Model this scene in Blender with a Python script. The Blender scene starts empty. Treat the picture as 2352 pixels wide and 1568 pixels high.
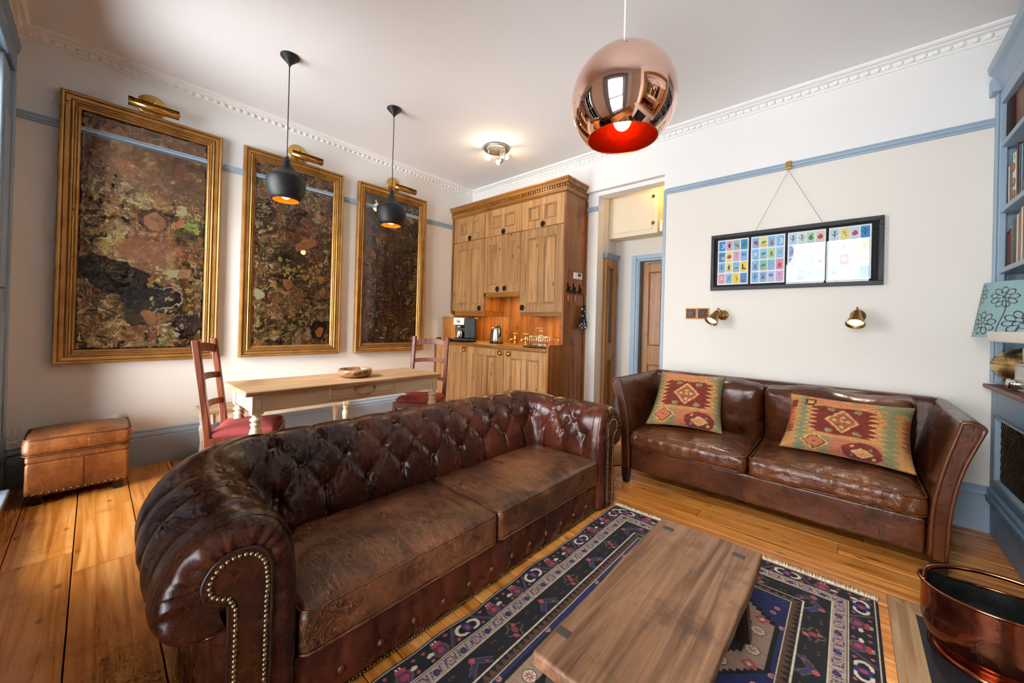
import bpy, bmesh, math, random
import numpy as np
from mathutils import Vector, Matrix

scene = bpy.context.scene
COL = scene.collection
PI = math.pi
rng = random.Random(7)

# ------------------------------------------------------------------ camera, world, daylight, exposure
YAW, PITCH, ROLL, FPX = .7315, .0039, .0267, 862.29
cam_d = bpy.data.cameras.new('camera')
cam = bpy.data.objects.new('camera', cam_d)
COL.objects.link(cam)
fw = Vector((-math.sin(YAW)*math.cos(PITCH), math.cos(YAW)*math.cos(PITCH), math.sin(PITCH)))
rt = Vector((math.cos(YAW), math.sin(YAW), 0))
up = rt.cross(fw)
r2 = rt*math.cos(ROLL) + up*math.sin(ROLL)
u2 = -rt*math.sin(ROLL) + up*math.cos(ROLL)
mw = Matrix((r2, u2, -fw)).transposed().to_4x4()
mw.translation = Vector((4.1965, -3.7296, 1.21))
cam.matrix_world = mw
cam_d.sensor_fit = 'HORIZONTAL'
cam_d.sensor_width = 36.0
cam_d.lens = 36.0*FPX/2352.0
cam_d.shift_x = 0.0
cam_d.shift_y = (739.8-784.0)/2352.0
cam_d.clip_start = .05
scene.camera = cam

world = bpy.data.worlds.new('sky')
scene.world = world
world.use_nodes = True
wn = world.node_tree
wn.nodes.clear()
wo = wn.nodes.new('ShaderNodeOutputWorld')
wb = wn.nodes.new('ShaderNodeBackground')
wb.inputs[0].default_value = (.80, .89, 1.0, 1)
wb.inputs[1].default_value = 1.2
wn.links.new(wb.outputs[0], wo.inputs[0])

def area_light(name, loc, rot, sx, sy, power, color):
    d = bpy.data.lights.new(name, 'AREA')
    d.shape = 'RECTANGLE'
    d.size, d.size_y, d.energy, d.color = sx, sy, power, color
    o = bpy.data.objects.new(name, d)
    COL.objects.link(o)
    o.location, o.rotation_euler = loc, rot
    return o

WIN = [(.40, 1.62), (3.32, 4.46)]          # the two tall windows in the front wall (x range)
WZ = (.12, 2.74)
DAY = [185, 125]
for i, (a, b) in enumerate(WIN):
    area_light('daylight', ((a+b)/2, -4.335, (WZ[0]+WZ[1])/2), (PI/2, 0, 0), b-a-.02, WZ[1]-WZ[0]-.02, DAY[i], (.93, .97, 1.0))

# open sky above the street, lighting the floor through both windows
area_light('daylight_sky', (2.3, -7.2, 5.2), (math.radians(48), 0, 0), 6.0, 3.0, 2800, (.92, .96, 1.0))

vs = scene.view_settings
vs.view_transform = 'Standard'
vs.look = 'None'
vs.gamma = 1.0
vs.use_curve_mapping = False
vs.exposure = -.05
scene.display_settings.display_device = 'sRGB'
cy = scene.cycles
cy.use_denoising = True
cy.max_bounces = 7
cy.diffuse_bounces = 4
cy.glossy_bounces = 4
cy.use_adaptive_sampling = True
cy.adaptive_threshold = .10
cy.adaptive_min_samples = 10
cy.use_light_tree = False
cy.transmission_bounces = 6
cy.transparent_max_bounces = 8
cy.caustics_reflective = False
cy.caustics_refractive = False
cy.sample_clamp_indirect = 6.0

# ------------------------------------------------------------------ helpers: colour and materials
def lin(h):
    if isinstance(h, str):
        h = h.lstrip('#')
        c = [int(h[i:i+2], 16)/255 for i in (0, 2, 4)]
    else:
        c = [v/255 for v in h]
    return tuple(v/12.92 if v <= .04045 else ((v+.055)/1.055)**2.4 for v in c)

def rgba(h):
    return (*lin(h), 1.0)

MATS = {}

class NT:
    def __init__(self, name):
        self.m = bpy.data.materials.new(name)
        self.m.use_nodes = True
        self.t = self.m.node_tree
        self.t.nodes.clear()
        self.out = self.t.nodes.new('ShaderNodeOutputMaterial')
        MATS[name] = self.m
    def n(self, typ, **kw):
        nd = self.t.nodes.new('ShaderNode'+typ)
        ins = kw.pop('ins', {})
        for k, v in kw.items():
            setattr(nd, k, v)
        for k, v in ins.items():
            if hasattr(v, 'is_output'):
                self.t.links.new(v, nd.inputs[k])
            else:
                nd.inputs[k].default_value = v
        return nd
    def link(self, a, b):
        self.t.links.new(a, b)
    def coords(self, scale=(1, 1, 1), kind='Object', rot=(0, 0, 0)):
        tc = self.n('TexCoord')
        mp = self.n('Mapping', ins={'Vector': tc.outputs[kind], 'Scale': scale, 'Rotation': rot})
        return mp.outputs[0]
    def noise(self, vec, scale, detail=4, rough=.55, dist=0.0):
        return self.n('TexNoise', ins={'Vector': vec, 'Scale': scale, 'Detail': detail, 'Roughness': rough, 'Distortion': dist}).outputs[0]
    def ramp(self, fac, stops, interp='LINEAR'):
        nd = self.n('ValToRGB', ins={'Fac': fac})
        cr = nd.color_ramp
        cr.interpolation = interp
        while len(cr.elements) < len(stops):
            cr.elements.new(.5)
        for e, (p, c) in zip(cr.elements, stops):
            e.position = p
            e.color = c if len(c) == 4 else (*c, 1)
        return nd.outputs[0]
    def mix(self, fac, a, b, mode='MIX'):
        nd = self.n('Mix', data_type='RGBA', blend_type=mode)
        for sock, v in ((nd.inputs[0], fac), (nd.inputs[6], a), (nd.inputs[7], b)):
            if hasattr(v, 'is_output'):
                self.link(v, sock)
            else:
                sock.default_value = v
        return nd.outputs[2]
    def math(self, op, a, b=0.0):
        nd = self.n('Math', operation=op)
        for sock, v in ((nd.inputs[0], a), (nd.inputs[1], b)):
            if hasattr(v, 'is_output'):
                self.link(v, sock)
            else:
                sock.default_value = v
        return nd.outputs[0]
    def bump(self, height, strength=.2, dist=.01, normal=None):
        nd = self.n('Bump', ins={'Height': height, 'Strength': strength, 'Distance': dist})
        if normal is not None:
            self.link(normal, nd.inputs['Normal'])
        return nd.outputs[0]
    def bsdf(self, color, rough=.5, metal=0.0, normal=None, **kw):
        b = self.n('BsdfPrincipled')
        def put(k, v):
            if hasattr(v, 'is_output'):
                self.link(v, b.inputs[k])
            else:
                b.inputs[k].default_value = v
        put('Base Color', color)
        put('Roughness', rough)
        put('Metallic', metal)
        for k, v in kw.items():
            put(k.replace('_', ' '), v)
        if normal is not None:
            self.link(normal, b.inputs['Normal'])
        self.link(b.outputs[0], self.out.inputs[0])
        return b

def simple(name, col, rough=.5, metal=0.0, var=0.0, vscale=6.0, bump=0.0, bscale=120.0, **kw):
    t = NT(name)
    c = rgba(col)
    v = t.coords()
    color = c
    if var:
        f = t.noise(v, vscale, 5)
        color = t.mix(f, tuple(min(1, x*(1-var)) for x in c[:3])+(1,), tuple(min(1, x*(1+var)) for x in c[:3])+(1,))
    nrm = t.bump(t.noise(v, bscale, 3), bump, .004) if bump else None
    t.bsdf(color, rough, metal, nrm, **kw)
    return t.m

def emit(name, col, strength):
    t = NT(name)
    e = t.n('Emission', ins={'Color': (*col, 1), 'Strength': strength})
    t.link(e.outputs[0], t.out.inputs[0])
    return t.m

def wood(name, c_lo, c_mid, c_hi, axis=0, rough=.5, grain=28.0, knots=.5, coat=0.0, rand=0.25, stain=None, bump=.12, stain_scale=3.2):
    """long-grain timber along the given local axis"""
    t = NT(name)
    tc = t.n('TexCoord')
    oi = t.n('ObjectInfo')
    off = t.n('VectorMath', operation='SCALE')
    comb = t.n('CombineXYZ', ins={0: oi.outputs['Random'], 1: oi.outputs['Random'], 2: oi.outputs['Random']})
    t.link(comb.outputs[0], off.inputs[0])
    off.inputs['Scale'].default_value = 13.7
    add = t.n('VectorMath', operation='ADD')
    t.link(tc.outputs['Object'], add.inputs[0])
    t.link(off.outputs[0], add.inputs[1])
    s = [grain]*3
    s[axis] = grain*.045
    mp = t.n('Mapping', ins={'Vector': add.outputs[0], 'Scale': tuple(s)})
    g1 = t.noise(mp.outputs[0], 1.0, 6, .6, .9)
    s2 = [7.0]*3
    s2[axis] = .9
    mp2 = t.n('Mapping', ins={'Vector': add.outputs[0], 'Scale': tuple(s2)})
    g2 = t.noise(mp2.outputs[0], 1.0, 3, .5, .6)
    base = t.ramp(g1, [(.34, rgba(c_lo)), (.5, rgba(c_mid)), (.66, rgba(c_hi))])
    base = t.mix(t.math('MULTIPLY', g2, .55), base, rgba(c_lo))
    if knots:
        sep = t.n('SeparateXYZ', ins={0: add.outputs[0]})
        o1, o2 = [q for q in range(3) if q != axis]
        cmb = t.n('CombineXYZ', ins={0: t.math('MULTIPLY', sep.outputs[axis], 3.2), 1: t.math('MULTIPLY', t.math('ADD', sep.outputs[o1], sep.outputs[o2]), 6.5)})
        vo = t.n('TexVoronoi', voronoi_dimensions='2D', ins={'Vector': cmb.outputs[0], 'Scale': 1.0})
        km = t.ramp(t.math('ADD', vo.outputs['Distance'], t.math('MULTIPLY', g1, .06)), [(.065, (1, 1, 1)), (.13, (0, 0, 0))])
        dk = tuple(x*.28 for x in lin(c_lo))+(1,)
        kmask = t.ramp(t.noise(add.outputs[0], 2.3, 2, .5), [(.48, (0, 0, 0)), (.56, (1, 1, 1))])
        base = t.mix(t.math('MULTIPLY', t.math('MULTIPLY', km, kmask), knots), base, dk)
    if stain:
        sm = t.ramp(t.noise(add.outputs[0], stain_scale, 6, .65), [(.55, (0, 0, 0)), (.70, (1, 1, 1))])
        base = t.mix(t.math('MULTIPLY', sm, .65), base, rgba(stain))
    if rand:
        hv = t.n('HueSaturation', ins={'Color': base, 'Saturation': 1.0})
        t.link(t.math('ADD', t.math('MULTIPLY', oi.outputs['Random'], rand*2), 1-rand), hv.inputs['Value'])
        base = hv.outputs[0]
    nrm = t.bump(g1, bump, .003)
    t.bsdf(base, rough, 0, nrm, Coat_Weight=coat, Coat_Roughness=.15)
    return t.m

def leather(name, c_dark, c_mid, c_light, rough=.38, wear=.5, crease=18.0, wrinkle=.25):
    t = NT(name)
    v = t.coords()
    n1 = t.noise(v, 3.2, 6, .6, .5)
    base = t.ramp(n1, [(.32, rgba(c_dark)), (.52, rgba(c_mid)), (.75, rgba(c_light))])
    # fine scuffed crease lines: contour ridges of stretched noise, in two directions
    wv = t.n('TexNoise', ins={'Vector': v, 'Scale': 6.0, 'Detail': 3})
    wadd = t.n('VectorMath', operation='ADD')
    ws = t.n('VectorMath', operation='SCALE', ins={0: wv.outputs[1]})
    ws.inputs['Scale'].default_value = .05
    t.link(v, wadd.inputs[0])
    t.link(ws.outputs[0], wadd.inputs[1])
    def ridge(k, rot, sc, w):
        of = t.n('VectorMath', operation='ADD', ins={0: wadd.outputs[0], 1: (k*3.7, k*1.9, k*5.3)})
        mp = t.n('Mapping', ins={'Vector': of.outputs[0], 'Rotation': rot, 'Scale': sc})
        nn = t.noise(mp.outputs[0], 1.0, 1.0, .5)
        ln = t.ramp(t.math('ABSOLUTE', t.math('SUBTRACT', nn, .5)), [(0.0, (1, 1, 1)), (w, (0, 0, 0))])
        mk = t.ramp(t.noise(of.outputs[0], 5.5, 1, .6), [(.42, (0, 0, 0)), (.56, (1, 1, 1))])
        return t.math('MULTIPLY', ln, mk)
    c_ = crease*.5
    line = None
    for k, (rot, an) in enumerate((((.3, .2, .25), 1.0), ((.1, .4, 1.05), .9), ((.4, .1, -.55), 1.2))):
        l_ = ridge(k, rot, (c_*.50*an, c_*4.6*an, c_*3.0*an), .012)
        line = l_ if line is None else t.math('MAXIMUM', line, l_)
    mask = t.ramp(t.noise(v, 3.0, 3, .6), [(.30, (.25, .25, .25)), (.58, (1, 1, 1))])
    lf = t.math('MULTIPLY', t.math('MULTIPLY', line, mask), wear*.62)
    light = tuple(min(1, x*1.9) for x in lin(c_light))+(1,)
    base = t.mix(lf, base, light)
    # streaky rubbing
    st = t.n('Mapping', ins={'Vector': wadd.outputs[0], 'Rotation': (0, 0, .35), 'Scale': (c_*.5, c_*5, c_*3)})
    sm = t.ramp(t.noise(st.outputs[0], 1.0, 6, .7), [(.50, (0, 0, 0)), (.72, (1, 1, 1))])
    base = t.mix(t.math('MULTIPLY', sm, wear*.5), base, rgba(c_light))
    # broad rubbed patches
    pm = t.ramp(t.noise(v, 2.1, 5, .7, 1.2), [(.52, (0, 0, 0)), (.72, (1, 1, 1))])
    base = t.mix(t.math('MULTIPLY', pm, wear*.55), base, rgba(c_light))
    fine = t.n('TexVoronoi', ins={'Vector': v, 'Scale': 420.0}).outputs['Distance']
    nb = t.bump(fine, .08, .0015)
    nb = t.bump(t.noise(wadd.outputs[0], 16, 5, .65, .4), wrinkle, .012, nb)
    rr = t.math('ADD', t.math('MULTIPLY', n1, .22), rough-.11)
    t.bsdf(base, rr, 0, nb, Specular_IOR_Level=.5)
    return t.m

def painted(name, rough=.6, detail=.25, dscale=90.0, bump=.0, coat=0.0):
    """colours come from the mesh's own 'print' attribute"""
    t = NT(name)
    a = t.n('Attribute', attribute_name='print')
    v = t.coords()
    col = a.outputs['Color']
    if detail:
        f = t.noise(v, dscale, 5, .65)
        g = t.ramp(f, [(.25, (1-detail,)*3), (.75, (1+detail,)*3)])
        col = t.mix(1.0, col, g, 'MULTIPLY')
    nrm = t.bump(t.noise(v, dscale*2, 3), bump, .003) if bump else None
    t.bsdf(col, rough, 0, nrm, Coat_Weight=coat, Coat_Roughness=.05)
    return t.m

def glass(name, ior=1.36, tint=(1, 1, 1), rough=0.0):
    t = NT(name)
    tr = t.n('BsdfTransparent', ins={'Color': (*tint, 1)})
    gl = t.n('BsdfGlossy', ins={'Color': (1, 1, 1, 1), 'Roughness': rough})
    fr = t.n('Fresnel', ins={'IOR': ior})
    mx = t.n('MixShader', ins={0: fr.outputs[0]})
    t.link(tr.outputs[0], mx.inputs[1])
    t.link(gl.outputs[0], mx.inputs[2])
    t.link(mx.outputs[0], t.out.inputs[0])
    return t.m

# ------------------------------------------------------------------ helpers: geometry
ORG = {}

def link(name, me, parent=None, mat=None, loc=None):
    o = bpy.data.objects.new(name, me)
    COL.objects.link(o)
    if parent is not None:
        o.parent = parent
        ORG[o] = ORG.get(parent, Vector((0, 0, 0)))
    else:
        ORG[o] = Vector((0, 0, 0))
    if mat is not None and me is not None:
        if isinstance(mat, (list, tuple)):
            for m in mat:
                me.materials.append(MATS[m])
        else:
            me.materials.append(MATS[mat])
    if loc is not None:
        o.location = loc
    return o

def tag(o, label=None, cat=None, group=None, kind=None):
    if label: o['label'] = label
    if cat: o['category'] = cat
    if group: o['group'] = group
    if kind: o['kind'] = kind
    return o

def thing(name, label, cat, loc=(0, 0, 0), rz=0.0, group=None, local=False):
    o = bpy.data.objects.new(name, None)
    COL.objects.link(o)
    o.empty_display_size = .05
    o.location = loc
    o.rotation_euler = (0, 0, rz)
    ORG[o] = Vector((0, 0, 0)) if local else Vector(loc)
    return tag(o, label, cat, group)

class MB:
    """collects simple solids (world coordinates) and links them as one mesh object"""
    def __init__(self):
        self.v, self.f, self.mi, self.sm = [], [], [], []
        self.cur, self.smooth = 0, False
    def add(self, vs, fs):
        o = len(self.v)
        self.v += [tuple(p) for p in vs]
        for f in fs:
            self.f.append(tuple(i+o for i in f))
            self.mi.append(self.cur)
            self.sm.append(self.smooth)
        return self
    def box(self, x0, x1, y0, y1, z0, z1):
        x0, x1 = min(x0, x1), max(x0, x1)
        y0, y1 = min(y0, y1), max(y0, y1)
        z0, z1 = min(z0, z1), max(z0, z1)
        vs = [(x0, y0, z0), (x1, y0, z0), (x1, y1, z0), (x0, y1, z0), (x0, y0, z1), (x1, y0, z1), (x1, y1, z1), (x0, y1, z1)]
        return self.add(vs, [(0, 3, 2, 1), (4, 5, 6, 7), (0, 1, 5, 4), (1, 2, 6, 5), (2, 3, 7, 6), (3, 0, 4, 7)])
    def hexa(self, b, t):
        """box from 4 bottom and 4 top corner points (ccw seen from above)"""
        return self.add(list(b)+list(t), [(0, 3, 2, 1), (4, 5, 6, 7), (0, 1, 5, 4), (1, 2, 6, 5), (2, 3, 7, 6), (3, 0, 4, 7)])
    def prism(self, poly, axis, a, b):
        """polygon in the other two axes (cyclic order after axis) extruded from a to b"""
        n = len(poly)
        def P(p, h):
            q = [0, 0, 0]
            q[axis] = h
            q[(axis+1) % 3], q[(axis+2) % 3] = p
            return tuple(q)
        vs = [P(p, a) for p in poly]+[P(p, b) for p in poly]
        fs = [tuple(reversed(range(n))), tuple(range(n, 2*n))]
        fs += [(i, (i+1) % n, n+(i+1) % n, n+i) for i in range(n)]
        return self.add(vs, fs)
    def lathe(self, prof, center=(0, 0, 0), n=32, ax=None, close=False):
        """prof: (radius, height) pairs about an axis (default +z) through center"""
        c = Vector(center)
        z = Vector(ax).normalized() if ax else Vector((0, 0, 1))
        x = z.orthogonal().normalized() if ax else Vector((1, 0, 0))
        y = z.cross(x)
        vs, fs = [], []
        m = len(prof)
        for r, h in prof:
            for k in range(n):
                a = 2*PI*k/n
                vs.append(c+z*h+(x*math.cos(a)+y*math.sin(a))*max(r, 1e-5))
        for j in range(m-1):
            for k in range(n):
                k2 = (k+1) % n
                fs.append((j*n+k, j*n+k2, (j+1)*n+k2, (j+1)*n+k))
        if close:
            fs.append(tuple(reversed(range(n))))
            fs.append(tuple(range((m-1)*n, m*n)))
        s = self.smooth
        self.smooth = True
        self.add(vs, fs)
        self.smooth = s
        return self
    def cyl(self, p, q, r, n=16, r2=None):
        p, q = Vector(p), Vector(q)
        L = (q-p).length
        r2 = r if r2 is None else r2
        return self.lathe([(0, 0), (r, 0), (r2, L), (0, L)], p, n, q-p)
    def tube(self, pts, r, n=8, closed=False):
        pts = [Vector(p) for p in pts]
        m = len(pts)
        vs, fs = [], []
        prev = None
        for i, p in enumerate(pts):
            a = pts[(i-1) % m] if (closed or i > 0) else p
            b = pts[(i+1) % m] if (closed or i < m-1) else p
            t = (b-a).normalized()
            if prev is None:
                x = t.orthogonal().normalized()
            else:
                x = (prev-t*prev.dot(t))
                x = x.normalized() if x.length > 1e-6 else t.orthogonal().normalized()
            prev = x
            y = t.cross(x)
            rr = r[i] if isinstance(r, (list, tuple)) else r
            for k in range(n):
                an = 2*PI*k/n
                vs.append(p+(x*math.cos(an)+y*math.sin(an))*rr)
        lim = m if closed else m-1
        for i in range(lim):
            j = (i+1) % m
            for k in range(n):
                k2 = (k+1) % n
                fs.append((i*n+k, i*n+k2, j*n+k2, j*n+k))
        if not closed:
            fs.append(tuple(reversed(range(n))))
            fs.append(tuple(range((m-1)*n, m*n)))
        s = self.smooth
        self.smooth = True
        self.add(vs, fs)
        self.smooth = s
        return self
    def sphere(self, c, r, n=16, sc=(1, 1, 1)):
        vs, fs = [], []
        h = n//2
        for i in range(h+1):
            ph = PI*i/h
            for k in range(n):
                a = 2*PI*k/n
                vs.append((c[0]+r*sc[0]*math.sin(ph)*math.cos(a), c[1]+r*sc[1]*math.sin(ph)*math.sin(a), c[2]+r*sc[2]*math.cos(ph)))
        for i in range(h):
            for k in range(n):
                k2 = (k+1) % n
                fs.append((i*n+k, (i+1)*n+k, (i+1)*n+k2, i*n+k2))
        s = self.smooth
        self.smooth = True
        self.add(vs, fs)
        self.smooth = s
        return self
    def mesh(self, name, org=(0, 0, 0)):
        me = bpy.data.meshes.new(name)
        ox, oy, oz = org
        me.from_pydata([(x-ox, y-oy, z-oz) for x, y, z in self.v], [], self.f)
        me.polygons.foreach_set('material_index', self.mi)
        me.polygons.foreach_set('use_smooth', self.sm)
        me.update()
        bm = bmesh.new()
        bm.from_mesh(me)
        bmesh.ops.remove_doubles(bm, verts=bm.verts, dist=1e-6)
        bmesh.ops.recalc_face_normals(bm, faces=bm.faces)
        bm.to_mesh(me)
        bm.free()
        return me
    def build(self, name, mat, parent=None, bevel=0.0, seg=2, smooth=None, local=False):
        org = ORG.get(parent, Vector((0, 0, 0))) if parent is not None and not local else (0, 0, 0)
        me = self.mesh(name, org)
        if smooth is not None:
            me.polygons.foreach_set('use_smooth', [smooth]*len(me.polygons))
        o = link(name, me, parent, mat)
        if bevel:
            b = o.modifiers.new('bevel', 'BEVEL')
            b.width, b.segments, b.limit_method, b.angle_limit = bevel, seg, 'ANGLE', .6
            b.harden_normals = False
        return o

def box(name, mat, parent, x0, x1, y0, y1, z0, z1, bevel=0.0, seg=2):
    return MB().box(x0, x1, y0, y1, z0, z1).build(name, mat, parent, bevel, seg)

def np_mesh(name, V, F, mat, parent=None, smooth=True, colors=None, fix=False):
    org = ORG.get(parent, Vector((0, 0, 0))) if parent is not None else Vector((0, 0, 0))
    me = bpy.data.meshes.new(name)
    V = np.asarray(V, float).reshape(-1, 3)-np.array(org)
    F = np.asarray(F, np.int32)
    nf, k = F.shape
    me.vertices.add(len(V))
    me.vertices.foreach_set('co', V.ravel())
    me.loops.add(nf*k)
    me.loops.foreach_set('vertex_index', F.ravel())
    me.polygons.add(nf)
    me.polygons.foreach_set('loop_start', np.arange(0, nf*k, k, dtype=np.int32))
    me.polygons.foreach_set('loop_total', np.full(nf, k, np.int32))
    me.polygons.foreach_set('use_smooth', np.full(nf, smooth))
    me.update(calc_edges=True)
    me.validate()
    if colors is not None:
        at = me.color_attributes.new('print', 'FLOAT_COLOR', 'POINT')
        c = np.ones((len(V), 4), np.float32)
        c[:, :3] = np.asarray(colors).reshape(-1, 3)
        at.data.foreach_set('color', c.ravel())
    if fix:
        bm = bmesh.new()
        bm.from_mesh(me)
        bmesh.ops.remove_doubles(bm, verts=bm.verts, dist=2e-5)
        bmesh.ops.recalc_face_normals(bm, faces=bm.faces)
        bm.to_mesh(me)
        bm.free()
    return link(name, me, parent, mat)

def grid_faces(nu, nv, closed_u=False):
    i = np.arange(nu if closed_u else nu-1)
    j = np.arange(nv-1)
    I, J = np.meshgrid(i, j, indexing='ij')
    I2 = (I+1) % nu
    return np.stack([I*nv+J, I2*nv+J, I2*nv+J+1, I*nv+J+1], -1).reshape(-1, 4)

def rbox(h, r, n, disp=None):
    """rounded box as arrays: half sizes h, corner radius r, n segments per axis; disp(P, N) -> offset"""
    hx, hy, hz = h
    r = min(r, hx, hy, hz)
    V, F, o = [], [], 0
    def axis_pts(half, m):
        # even in the middle, denser in the rounded corner
        m1 = max(3, m)
        inner = np.linspace(-(half-r), half-r, m1)
        c = np.tan(np.linspace(0, PI/4, 5))[1:]*r
        return np.concatenate([-(half-r)-c[::-1], inner, (half-r)+c])
    A = [axis_pts(hx, n[0]), axis_pts(hy, n[1]), axis_pts(hz, n[2])]
    H = [hx, hy, hz]
    for ax in range(3):
        b, c = (ax+1) % 3, (ax+2) % 3
        for sgn in (-1, 1):
            U, W = np.meshgrid(A[b], A[c], indexing='ij')
            P = np.zeros(U.shape+(3,))
            P[..., ax] = sgn*H[ax]
            P[..., b] = U
            P[..., c] = W
            V.append(P.reshape(-1, 3))
            f = grid_faces(*U.shape)+o
            F.append(f if sgn > 0 else f[:, ::-1])
            o += U.size
    P = np.concatenate(V)
    Q = np.clip(P, -(np.array(H)-r), np.array(H)-r)
    D = P-Q
    N = D/np.maximum(np.linalg.norm(D, axis=1, keepdims=True), 1e-9)
    P = Q+N*r
    if disp is not None:
        P = P+disp(P, N)
    return P, np.concatenate(F)

_ng = np.random.RandomState(11)
_NT = _ng.rand(64, 64, 64)
def vnoise(P, s=1.0, seed=0):
    """smooth value noise in 3-D, range -1..1"""
    X = np.asarray(P)*s+seed*7.31+100.0
    i = np.floor(X).astype(int)
    f = X-i
    f = f*f*(3-2*f)
    out = 0
    for dx in (0, 1):
        for dy in (0, 1):
            for dz in (0, 1):
                w = (f[..., 0] if dx else 1-f[..., 0])*(f[..., 1] if dy else 1-f[..., 1])*(f[..., 2] if dz else 1-f[..., 2])
                out = out+w*_NT[(i[..., 0]+dx) % 64, (i[..., 1]+dy) % 64, (i[..., 2]+dz) % 64]
    return out*2-1

def fbm(P, s, oct=4, seed=0):
    o, a = 0, .5
    for k in range(oct):
        o = o+a*vnoise(P, s*2**k, seed+k)
        a *= .5
    return o

def catmull(pts, per):
    P = [np.array(p, float) for p in pts]
    P = [2*P[0]-P[1]]+P+[2*P[-1]-P[-2]]
    out = []
    for i in range(1, len(P)-2):
        for k in range(per):
            t = k/per
            out.append(.5*((2*P[i])+(-P[i-1]+P[i+1])*t+(2*P[i-1]-5*P[i]+4*P[i+1]-P[i+2])*t*t+(-P[i-1]+3*P[i]-3*P[i+1]+P[i+2])*t**3))
    out.append(P[-2])
    return np.array(out)

def copy_tree(o, parent=None):
    c = o.copy()
    COL.objects.link(c)
    c.parent = parent
    ORG[c] = ORG.get(o, Vector((0, 0, 0)))
    for ch in list(o.children):
        copy_tree(ch, c)
    return c
# ------------------------------------------------------------------ materials
simple('wall_lower', (231, 224, 214), .85, var=.02, vscale=1.5, bump=.05, bscale=60)
simple('wall_upper', (236, 234, 231), .85, var=.02, vscale=1.5, bump=.05, bscale=60)
simple('ceiling_paint', (243, 241, 240), .9, var=.02, vscale=1.2)
simple('cornice_paint', (243, 241, 238), .7)
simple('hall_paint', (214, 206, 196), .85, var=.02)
simple('cupboard_cream', (226, 210, 182), .6, var=.03)
simple('blue_paint', (150, 170, 187), .42, var=.05, vscale=4)
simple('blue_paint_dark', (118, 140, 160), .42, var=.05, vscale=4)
simple('crack_dark', (60, 50, 42), .8)
wood('floor_wood', '#a25a1a', '#d58a3c', '#ebab60', 0, .30, 26, .7, .15, .12, '#8a4a18', .06)
simple('underfloor', (28, 18, 12), .9)
wood('pine', '#85592f', '#a87c4b', '#be9666', 2, .5, 30, .85, 0, .13)
wood('pine_x', '#85592f', '#a87c4b', '#be9666', 0, .5, 30, .75, 0, .10)
wood('pine_amber', '#6c390f', '#90541b', '#a96b28', 2, .36, 24, .85, .15, .10)
wood('pine_amber_x', '#714212', '#956022', '#ac7734', 0, .38, 24, .6, .1, .08)
wood('door_pine', '#855319', '#9c6728', '#ae7a3a', 2, .42, 26, .6, .1, .05)
wood('table_pine', '#96704c', '#b8936a', '#cbac88', 1, .55, 24, .6, 0, 0)
wood('bench_wood', '#513420', '#7d573b', '#986f50', 1, .55, 34, 0, 0, 0, '#3a251a', .45, 8.0)
wood('chair_wood', '#51200e', '#713216', '#8b4724', 2, .4, 30, .1, .1, 0)
wood('walnut', '#5c3626', '#74473a', '#86594a', 1, .45, 30, .2, 0, 0)
wood('dark_wood', '#170d09', '#20120c', '#2b1a12', 2, .35, 20, 0, .1, 0)
wood('speaker_wood', '#5a2c0c', '#7a4014', '#8d5220', 2, .45, 30, .1, 0, 0)
wood('bowl_wood', '#55301a', '#a8774f', '#c9a27a', 0, .4, 18, .9, .1, 0, '#5a3018')
def chalky():
    t = NT('cream_paint')
    v = t.coords((14, 2.2, 14))
    g = t.noise(v, 1.0, 6, .7, .4)
    c = t.ramp(g, [(.3, rgba((198, 172, 132))), (.5, rgba((222, 203, 172))), (.8, rgba((232, 218, 194)))])
    v2 = t.coords()
    ch = t.ramp(t.noise(v2, 22, 6, .75), [(.66, (0, 0, 0)), (.72, (1, 1, 1))])
    c = t.mix(t.math('MULTIPLY', ch, .7), c, rgba((120, 84, 50)))
    t.bsdf(c, .6, 0, t.bump(g, .1, .003))
chalky()
simple('cream_line', (196, 158, 104), .6)
leather('leather_dark', '#210c07', '#3f180d', '#652e1a', .26, .45, 14, .10)
leather('leather_side', '#4d2413', '#5c2d18', '#6b3a22', .42, .15, 14, .1)
leather('leather_cushion', '#28130a', '#522a17', '#8a5836', .42, 1.1, 17, .36)
leather('leather_brown', '#2f1408', '#482210', '#653619', .27, .35, 12, .25)
leather('leather_brown_crumpled', '#3a1b0c', '#562b13', '#734220', .25, .45, 9, .7)
leather('leather_tan', '#552a12', '#7a431c', '#9a612c', .34, .8, 13, .3)
simple('piping_dark', (44, 20, 13), .35)
simple('piping_brown', (92, 47, 24), .35)
simple('piping_tan', (88, 52, 30), .4)
simple('nail_brass', (150, 136, 104), .32, 1.0, var=.2, vscale=40)
simple('nail_dark', (104, 84, 62), .35, 1.0)
simple('brass', (214, 172, 96), .26, 1.0, var=.1, vscale=20)
simple('brass_old', (170, 126, 66), .34, 1.0, var=.15, vscale=25)
simple('brass_dark', (110, 84, 52), .4, 1.0)
simple('iron_knob', (58, 50, 40), .38, .9, var=.3, vscale=60)
simple('steel', (190, 188, 184), .22, 1.0)
simple('steel_brushed', (178, 174, 166), .35, 1.0, var=.08, vscale=80)
simple('chrome', (225, 225, 225), .06, 1.0)
simple('black_plastic', (16, 16, 17), .32)
simple('black_matt', (17, 17, 18), .55)
simple('black_iron', (20, 17, 15), .5, .6)
simple('white_plastic', (232, 230, 224), .4)
simple('white_cable', (226, 224, 220), .5)
simple('bronze_plate', (66, 42, 36), .32, .85)
simple('marble', (214, 206, 196), .3, var=.06, vscale=9)
simple('black_frame', (22, 21, 23), .45, bump=.3, bscale=160)
simple('black_mat', (14, 14, 16), .8)
simple('slate', (26, 24, 28), .5, var=.2, vscale=7)
wood('hearth_wood', '#7a5634', '#977350', '#ab8a66', 1, .5, 30, .3, 0, .05)
simple('soot_black', (18, 16, 15), .9)
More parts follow.
